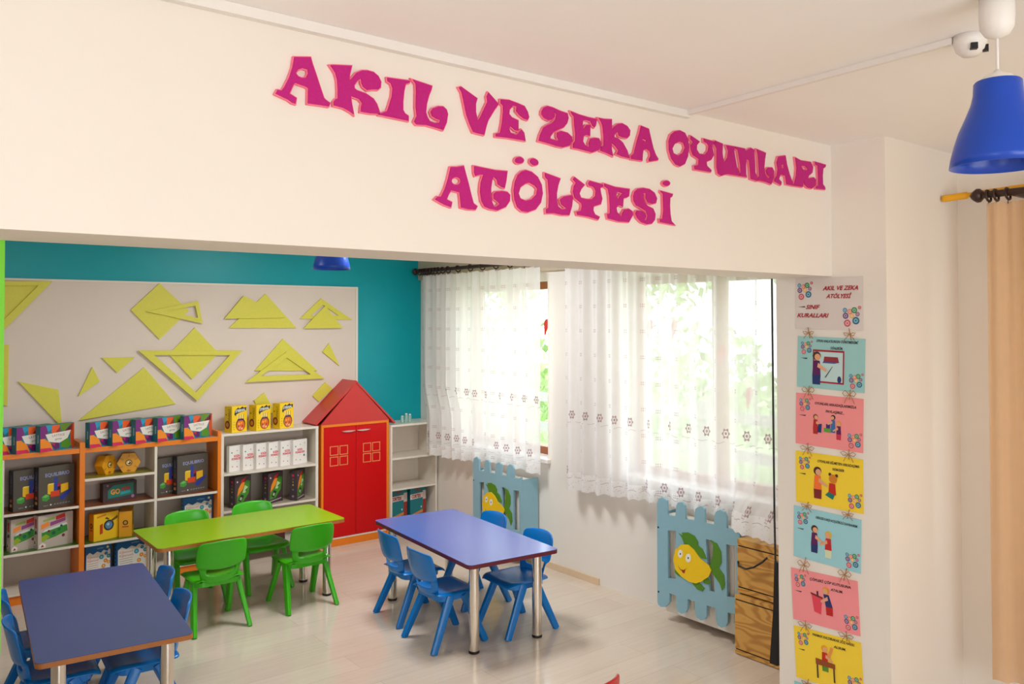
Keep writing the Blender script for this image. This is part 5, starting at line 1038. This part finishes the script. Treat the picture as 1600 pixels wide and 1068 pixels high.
gbox('board_game_box', 'grey box with green jungle picture, right one in the left unit', G3, (0.935, 5.975, 0.318), 14, 0.212, 0.06, 0.207, hexm((150, 138, 128)), paint_jungle)
gbox('board_game_box', 'grey box with green jungle picture, left one in the left unit', G3, (0.79, 6.0, 0.318), 14, 0.18, 0.06, 0.2, hexm((150, 138, 128)), paint_jungle)
# --- yellow boxes with a magnifier picture
YB1 = hexm((232, 160, 20))
def paint_mag(b, fr, lf, w, d, h):
    q = P_(w, h); b.poly(q([(0, 0), (1, 0), (1, 1), (0, 1)]), hexm((240, 188, 30)), fr, 1); b.disc(w*0.6, h*0.52, h*0.2, hexm((40, 44, 52)), fr, 2); b.disc(w*0.6, h*0.52, h*0.14, hexm((90, 130, 160)), fr, 3); b.disc(w*0.57, h*0.56, h*0.05, hexm((170, 200, 210)), fr, 4)
    b.poly(q([(0.7, 0.62), (0.96, 0.74), (0.95, 0.84), (0.68, 0.7)]), hexm((110, 80, 30)), fr, 3); b.poly(q([(0.24, 0.22), (0.36, 0.26), (0.36, 0.62), (0.24, 0.58)]), hexm((190, 60, 24)), fr, 2)
    b.poly(q([(0.12, 0.84), (0.5, 0.9), (0.48, 0.96), (0.12, 0.9)]), hexm((214, 120, 30)), fr, 2); b.poly(q([(0.44, 0.78), (0.6, 0.72), (0.62, 0.76), (0.5, 0.84)]), hexm((80, 70, 30)), fr, 2)
    b.disc(d*0.5, h*0.56, h*0.1, hexm((60, 50, 30)), lf, 2); b.disc(d*0.5, h*0.56, h*0.06, hexm((200, 150, 40)), lf, 3); b.poly([(d*0.25, h*0.38), (d*0.75, h*0.38), (d*0.75, h*0.42), (d*0.25, h*0.42)], hexm((170, 60, 30)), lf, 2)
G4 = 'yellow magnifier game boxes in the middle unit'
gbox('board_game_box', 'yellow box with a magnifier picture beside the orange post', G4, (1.256, 5.985, 0.31), 16, 0.168, 0.06, 0.176, YB1, paint_mag)
gbox('board_game_box', 'yellow box turned sideways in front of the divider, logo on its end', G4, (1.49, 5.99, 0.31), 72, 0.17, 0.078, 0.168, YB1, paint_mag)
# --- blue activity boxes
BLB = hexm((24, 96, 156))
def paint_blue(b, fr, lf, w, d, h):
    q = P_(w, h)
    def f(pts, c, l=2): b.poly(q(pts), hexm(c), fr, l)
    f([(0, 0), (1, 0), (1, 1), (0, 1)], (20, 92, 150), 1)
    f([(0.04, 0.04), (0.96, 0.04), (0.96, 0.8), (0.92, 0.84), (0.86, 0.76), (0.7, 0.82), (0.6, 0.74), (0.46, 0.8), (0.3, 0.72), (0.16, 0.8), (0.04, 0.72)], (228, 220, 208))
    for k in range(2): b.text('Eğlenceli', w*0.3, h*(0.64-0.11*k), h*0.07, hexm((196, 96, 84)), fr, 3, width=w*0.42)
    for k in range(5): f([(0.08, 0.42-0.07*k), (0.5, 0.43-0.07*k), (0.5, 0.44-0.07*k), (0.08, 0.43-0.07*k)], (120, 96, 90), 3)
    for x, y, r, c in ((0.62, 0.6, 0.07, (60, 140, 160)), (0.8, 0.7, 0.05, (40, 110, 150)), (0.9, 0.6, 0.06, (70, 130, 130)), (0.78, 0.46, 0.06, (220, 130, 50)), (0.9, 0.4, 0.05, (230, 150, 60)), (0.86, 0.9, 0.04, (220, 190, 120)), (0.7, 0.3, 0.06, (210, 140, 60))): b.disc(x*w, y*h, r*h*1.1, hexm(c), fr, 4, n=10); b.disc(x*w, y*h, r*h*0.5, hexm(tuple(min(255, v+50) for v in c)), fr, 5, n=8)
    b.text('atölye', w*0.58, h*0.9, h*0.05, hexm((170, 200, 220)), fr, 3, width=w*0.25)
    for k in range(6): b.disc(d*0.5, h*(0.15+0.13*k), d*0.17, hexm((110, 160, 200)), lf, 2, n=7)
G5 = 'blue activity boxes in the middle unit'
gbox('board_game_box', 'blue and white activity box above the green table', G5, (1.836, 6.02, 0.31), 3, 0.206, 0.04, 0.202, BLB, paint_blue)
gbox('board_game_box', 'blue and white activity box low in the middle unit, against the divider', G5, (1.40, 6.0, 0.075), 6, 0.205, 0.045, 0.21, BLB, paint_blue)
gbox('board_game_box', 'blue and white activity box low in the middle unit, beside the orange post', G5, (1.215, 6.02, 0.075), 6, 0.16, 0.045, 0.2, BLB, paint_blue)
# --- yellow monster boxes
def paint_yel(b, fr, lf, w, d, h):
    q = P_(w, h)
    def f(pts, c, l=2): b.poly(q(pts), hexm(c), fr, l)
    f([(0, 0), (1, 0), (1, 1), (0, 1)], (252, 208, 10), 1)
    f([(0.16, 0.7), (0.22, 0.86), (0.42, 0.95), (0.5, 0.9), (0.7, 0.97), (0.78, 0.92), (0.96, 0.94), (0.94, 0.8), (0.6, 0.76), (0.3, 0.7), (0.24, 0.62)], (44, 40, 60), 2)
    b.text('STERNAL', w*0.56, h*0.83, h*0.1, hexm((240, 240, 232)), fr, 3, width=w*0.66, bold=0.03, rot=0.08)
    b.disc(w*0.58, h*0.28, h*0.235, hexm((70, 30, 20)), fr, 2, ry=h*0.25); b.disc(w*0.58, h*0.26, h*0.20, hexm((226, 110, 34)), fr, 3, ry=h*0.21)
    f([(0.36, 0.44), (0.8, 0.44), (0.78, 0.5), (0.56, 0.54), (0.38, 0.5)], (60, 30, 90), 4)
    for k in range(6): f([(0.36+0.075*k, 0.5), (0.40+0.075*k, 0.5), (0.41+0.075*k, 0.68), (0.37+0.075*k, 0.67)], (250, 240, 190) if k % 2 == 0 else (210, 160, 60), 5)
    for x, y, r, c in ((0.46, 0.32, 0.05, (250, 170, 60)), (0.62, 0.34, 0.05, (250, 150, 50)), (0.7, 0.22, 0.04, (190, 60, 40)), (0.5, 0.16, 0.06, (240, 160, 130)), (0.66, 0.12, 0.04, (250, 200, 170)), (0.44, 0.22, 0.035, (150, 50, 40))): b.disc(x*w, y*h, r*h, hexm(c), fr, 6, n=9)
    for yy in (0.4, 0.3, 0.2, 0.12): b.disc(w*0.14, h*yy, h*0.018, hexm((150, 110, 20)), fr, 3, n=7)
    q2 = P_(d, h); b.poly(q2([(0, 0), (1, 0), (1, 1), (0, 1)]), hexm((232, 190, 24)), lf, 1); b.text('STERNAL', d*0.64, h*0.64, d*0.3, hexm((60, 50, 30)), lf, 2, width=h*0.5, rot=-PI/2)
    b.disc(d*0.4, h*0.3, d*0.34, hexm((110, 50, 24)), lf, 2, ry=h*0.16); b.disc(d*0.4, h*0.3, d*0.2, hexm((200, 120, 50)), lf, 3, ry=h*0.09); b.disc(d*0.25, h*0.68, h*0.03, hexm((150, 60, 30)), lf, 2, n=8)
G6 = 'yellow monster game boxes on the white unit'
for (x, y), lab in (((2.152, 5.965), 'yellow game box with a monster face, leftmost of three on the white unit'), ((2.332, 5.965), 'yellow game box with a monster face, middle of three on the white unit'), ((2.512, 5.965), 'yellow game box with a monster face, rightmost, beside the red roof')):
    gbox('board_game_box', lab, G6, (x, y, 0.9435), 21, 0.138, 0.075, 0.188, hexm((236, 196, 16)), paint_yel)
# --- white boxes
WB = hexm((232, 224, 216))
def paint_white(b, fr, lf, w, d, h):
    b.poly([(0, 0), (w, 0), (w, h), (0, h)], hexm((240, 232, 226)), fr, 1)
    b.text('KOZA', w*0.48, h*0.60, h*0.085, hexm((214, 24, 60)), fr, 3, width=w*0.36, bold=0.04); b.text('PONGOSH', w*0.48, h*0.49, h*0.085, hexm((214, 24, 60)), fr, 3, width=w*0.66, bold=0.04)
    for x, y, r, c in ((0.16, 0.74, 0.035, (30, 140, 130)), (0.5, 0.8, 0.022, (50, 50, 60)), (0.78, 0.34, 0.05, (30, 140, 130)), (0.5, 0.17, 0.025, (150, 60, 90)), (0.2, 0.2, 0.035, (220, 170, 100)), (0.82, 0.84, 0.045, (214, 206, 170)), (0.5, 0.38, 0.015, (170, 40, 60))): b.disc(x*w, y*h, r*h, hexm(c), fr, 3, n=5)
G7 = 'white game boxes on the upper shelf of the white unit'
for i, x in enumerate((2.142, 2.242, 2.342, 2.436, 2.528, 2.628)):
    gbox('board_game_box', 'white game box with red lettering, %s' % ['first from the left in the white unit', 'second from the left in the white unit', 'third from the left in the white unit', 'third from the right in the white unit', 'second from the right in the white unit', 'fully visible at the right end of its row'][i],
         G7, (x, 5.985, 0.6605), 19, 0.138, 0.029, 0.185, WB, paint_white)
# --- dark boxes with green picture
DK = hexm((70, 58, 62))
def paint_green(b, fr, lf, w, d, h):
    q = P_(w, h)
    def f(pts, c, l=2): b.poly(q(pts), hexm(c), fr, l)
    f([(0, 0), (1, 0), (1, 1), (0, 1)], (74, 56, 58), 1); f([(0.1, 0.12), (0.5, 0.16), (0.85, 0.4), (0.95, 0.8), (0.7, 0.85), (0.4, 0.5), (0.12, 0.34)], (70, 140, 40)); f([(0.12, 0.36), (0.2, 0.6), (0.4, 0.8), (0.62, 0.8), (0.5, 0.6), (0.3, 0.46)], (240, 140, 24), 3)
    f([(0.36, 0.76), (0.62, 0.86), (0.68, 0.96), (0.4, 0.88)], (206, 24, 40), 4); f([(0.2, 0.24), (0.36, 0.16), (0.56, 0.36), (0.36, 0.42)], (20, 44, 24), 4); f([(0.46, 0.46), (0.62, 0.44), (0.8, 0.62), (0.6, 0.7)], (190, 210, 150), 4); f([(0.6, 0.52), (0.72, 0.5), (0.78, 0.6)], (30, 90, 60), 5)
    f([(0.28, 0.26), (0.38, 0.22), (0.44, 0.3), (0.34, 0.34)], (190, 200, 170), 5); b.disc(w*0.14, h*0.84, h*0.03, hexm((230, 200, 220)), fr, 4, n=6); f([(0.1, 0.05), (0.9, 0.09), (0.9, 0.12), (0.1, 0.08)], (190, 176, 180), 3)
    for yy, c, r in ((0.84, (214, 30, 80), 0.055), (0.72, (200, 60, 100), 0.03), (0.62, (150, 160, 50), 0.03), (0.52, (226, 170, 60), 0.035), (0.36, (120, 120, 130), 0.04), (0.14, (176, 130, 160), 0.05)): b.disc(d*0.5, h*yy, h*r*0.8, hexm(c), lf, 2, n=8)
G8 = 'dark game boxes with green picture in the white unit'
for (x, y), a, wd, lab in (((2.185, 5.985), 22, 0.15, 'dark game box with green and orange picture, leftmost in the white unit'), ((2.435, 5.985), 24, 0.15, 'dark game box with green and orange picture, middle of three in the white unit'), ((2.648, 5.965), 40, 0.135, 'dark game box with green and orange picture, rightmost and turned aside')):
    gbox('board_game_box', lab, G8, (x, y, 0.3955), a, wd, 0.06, 0.222, DK, paint_green)
# --- dark patterned sack low in the white unit
t = thing('patterned_sack', 'dark round sack with a patterned band low in the white unit', 'bag', (2.45, 6.07, 0.1005))
MB().lathe([(0.0001, 0.0), (0.05, 0.0), (0.068, 0.03), (0.07, 0.1), (0.06, 0.15), (0.03, 0.18), (0.0001, 0.185)], (-0.02, 0, 0), mat('black_cloth', (26, 18, 24), 0.8), 20).build('sack', t)
DB = mat('dark_red_cloth', (74, 30, 26), 0.8, noise=0.5, nscale=60)
bevel(MB().box(0.055, 0.13, -0.06, 0.05, 0.0, 0.2, DB).build('folded_cloth', t), 0.01)
# --- honeycomb boxes
def hexbox(lab, x, y, z, rz, r, d):
    t = thing('honeycomb_game_box', lab, 'game box', (x, y, z), rz, 'yellow honeycomb boxes')
    YH = mat('honey_yellow_card', (228, 158, 24), 0.45, noise=0.12, nscale=70)
    hh = r*math.sin(PI/3)
    pts = [(r*math.cos(PI/3*k), hh+r*math.sin(PI/3*k)) for k in range(6)]
    fr = Fr((0, -d/2, 0), (1, 0, 0), (0, 0, 1), (0, -1, 0))
    bevel(MB().prism(pts, -d, 0.0, YH, fr).build('case', t), 0.002)
    b = MB(); b.disc(0, hh, r*0.3, hexm((110, 62, 20)), fr, 6); b.disc(0, hh, r*0.22, hexm((230, 200, 110)), fr, 7); b.disc(r*0.05, hh-r*0.02, r*0.13, hexm((70, 44, 20)), fr, 8); b.disc(-r*0.02, hh+r*0.05, r*0.06, hexm((250, 244, 230)), fr, 9, n=8)
    for k in range(6):
        for rr in (0.62, 0.78): b.disc(r*rr*math.cos(PI/3*k+0.5), hh+r*rr*math.sin(PI/3*k+0.5), r*0.07, hexm((206, 124, 20)), fr, 6, n=6)
    b.poly([(-r*0.16, r*0.12), (r*0.16, r*0.12), (r*0.16, r*0.19), (-r*0.16, r*0.19)], hexm((120, 70, 20)), fr, 6)
    b.build('printed_front', t)
hexbox('yellow honeycomb-shaped box on the olive shelf, left and turned towards its neighbour', 1.345, 6.075, 0.7315, R(38), 0.071, 0.06)
hexbox('yellow honeycomb-shaped box on the olive shelf, right and facing forward', 1.487, 6.065, 0.7315, R(-14), 0.073, 0.05)
# --- teal and red bags/boxes in the corner unit
def paint_cor(b, fr, lf, w, d, h):
    q = P_(w, h)
    def f(pts, c, l=2): b.poly(q(pts), hexm(c), fr, l)
    f([(0, 0), (1, 0), (1, 1), (0, 1)], (10, 118, 126), 1); f([(0.0, 0.6), (0.8, 0.62), (0.8, 0.8), (0.0, 0.78)], (226, 208, 200)); f([(0.8, 0.55), (1, 0.55), (1, 0.86), (0.8, 0.86)], (210, 190, 186)); f([(0.8, 0), (1, 0), (1, 0.55), (0.8, 0.55)], (150, 50, 36)); f([(0, 0), (0.8, 0.1), (0.8, 0.2), (0, 0.06)], (214, 130, 60), 3)
    b.text('CORTEX', w*0.38, h*0.70, h*0.12, hexm((150, 16, 34)), fr, 3, width=w*0.6, bold=0.05); b.text('CORTEX', w*0.5, h*0.91, h*0.08, hexm((140, 30, 40)), fr, 3, width=w*0.4, bold=0.04); b.poly([(w*0.66, h*0.32), (w*0.74, h*0.32), (w*0.7, h*0.24)], hexm((220, 236, 240)), fr, 3)
G9 = 'teal and red game boxes in the corner unit'
gbox('board_game_box', 'teal and red game box in the corner unit, left one beside the cabinet', G9, (3.462, 5.99, 0.1205), 6, 0.178, 0.07, 0.235, hexm((12, 96, 106)), paint_cor)
gbox('board_game_box', 'teal and red game box in the corner unit, right one', G9, (3.655, 5.985, 0.1205), 8, 0.168, 0.07, 0.235, hexm((12, 96, 106)), paint_cor)
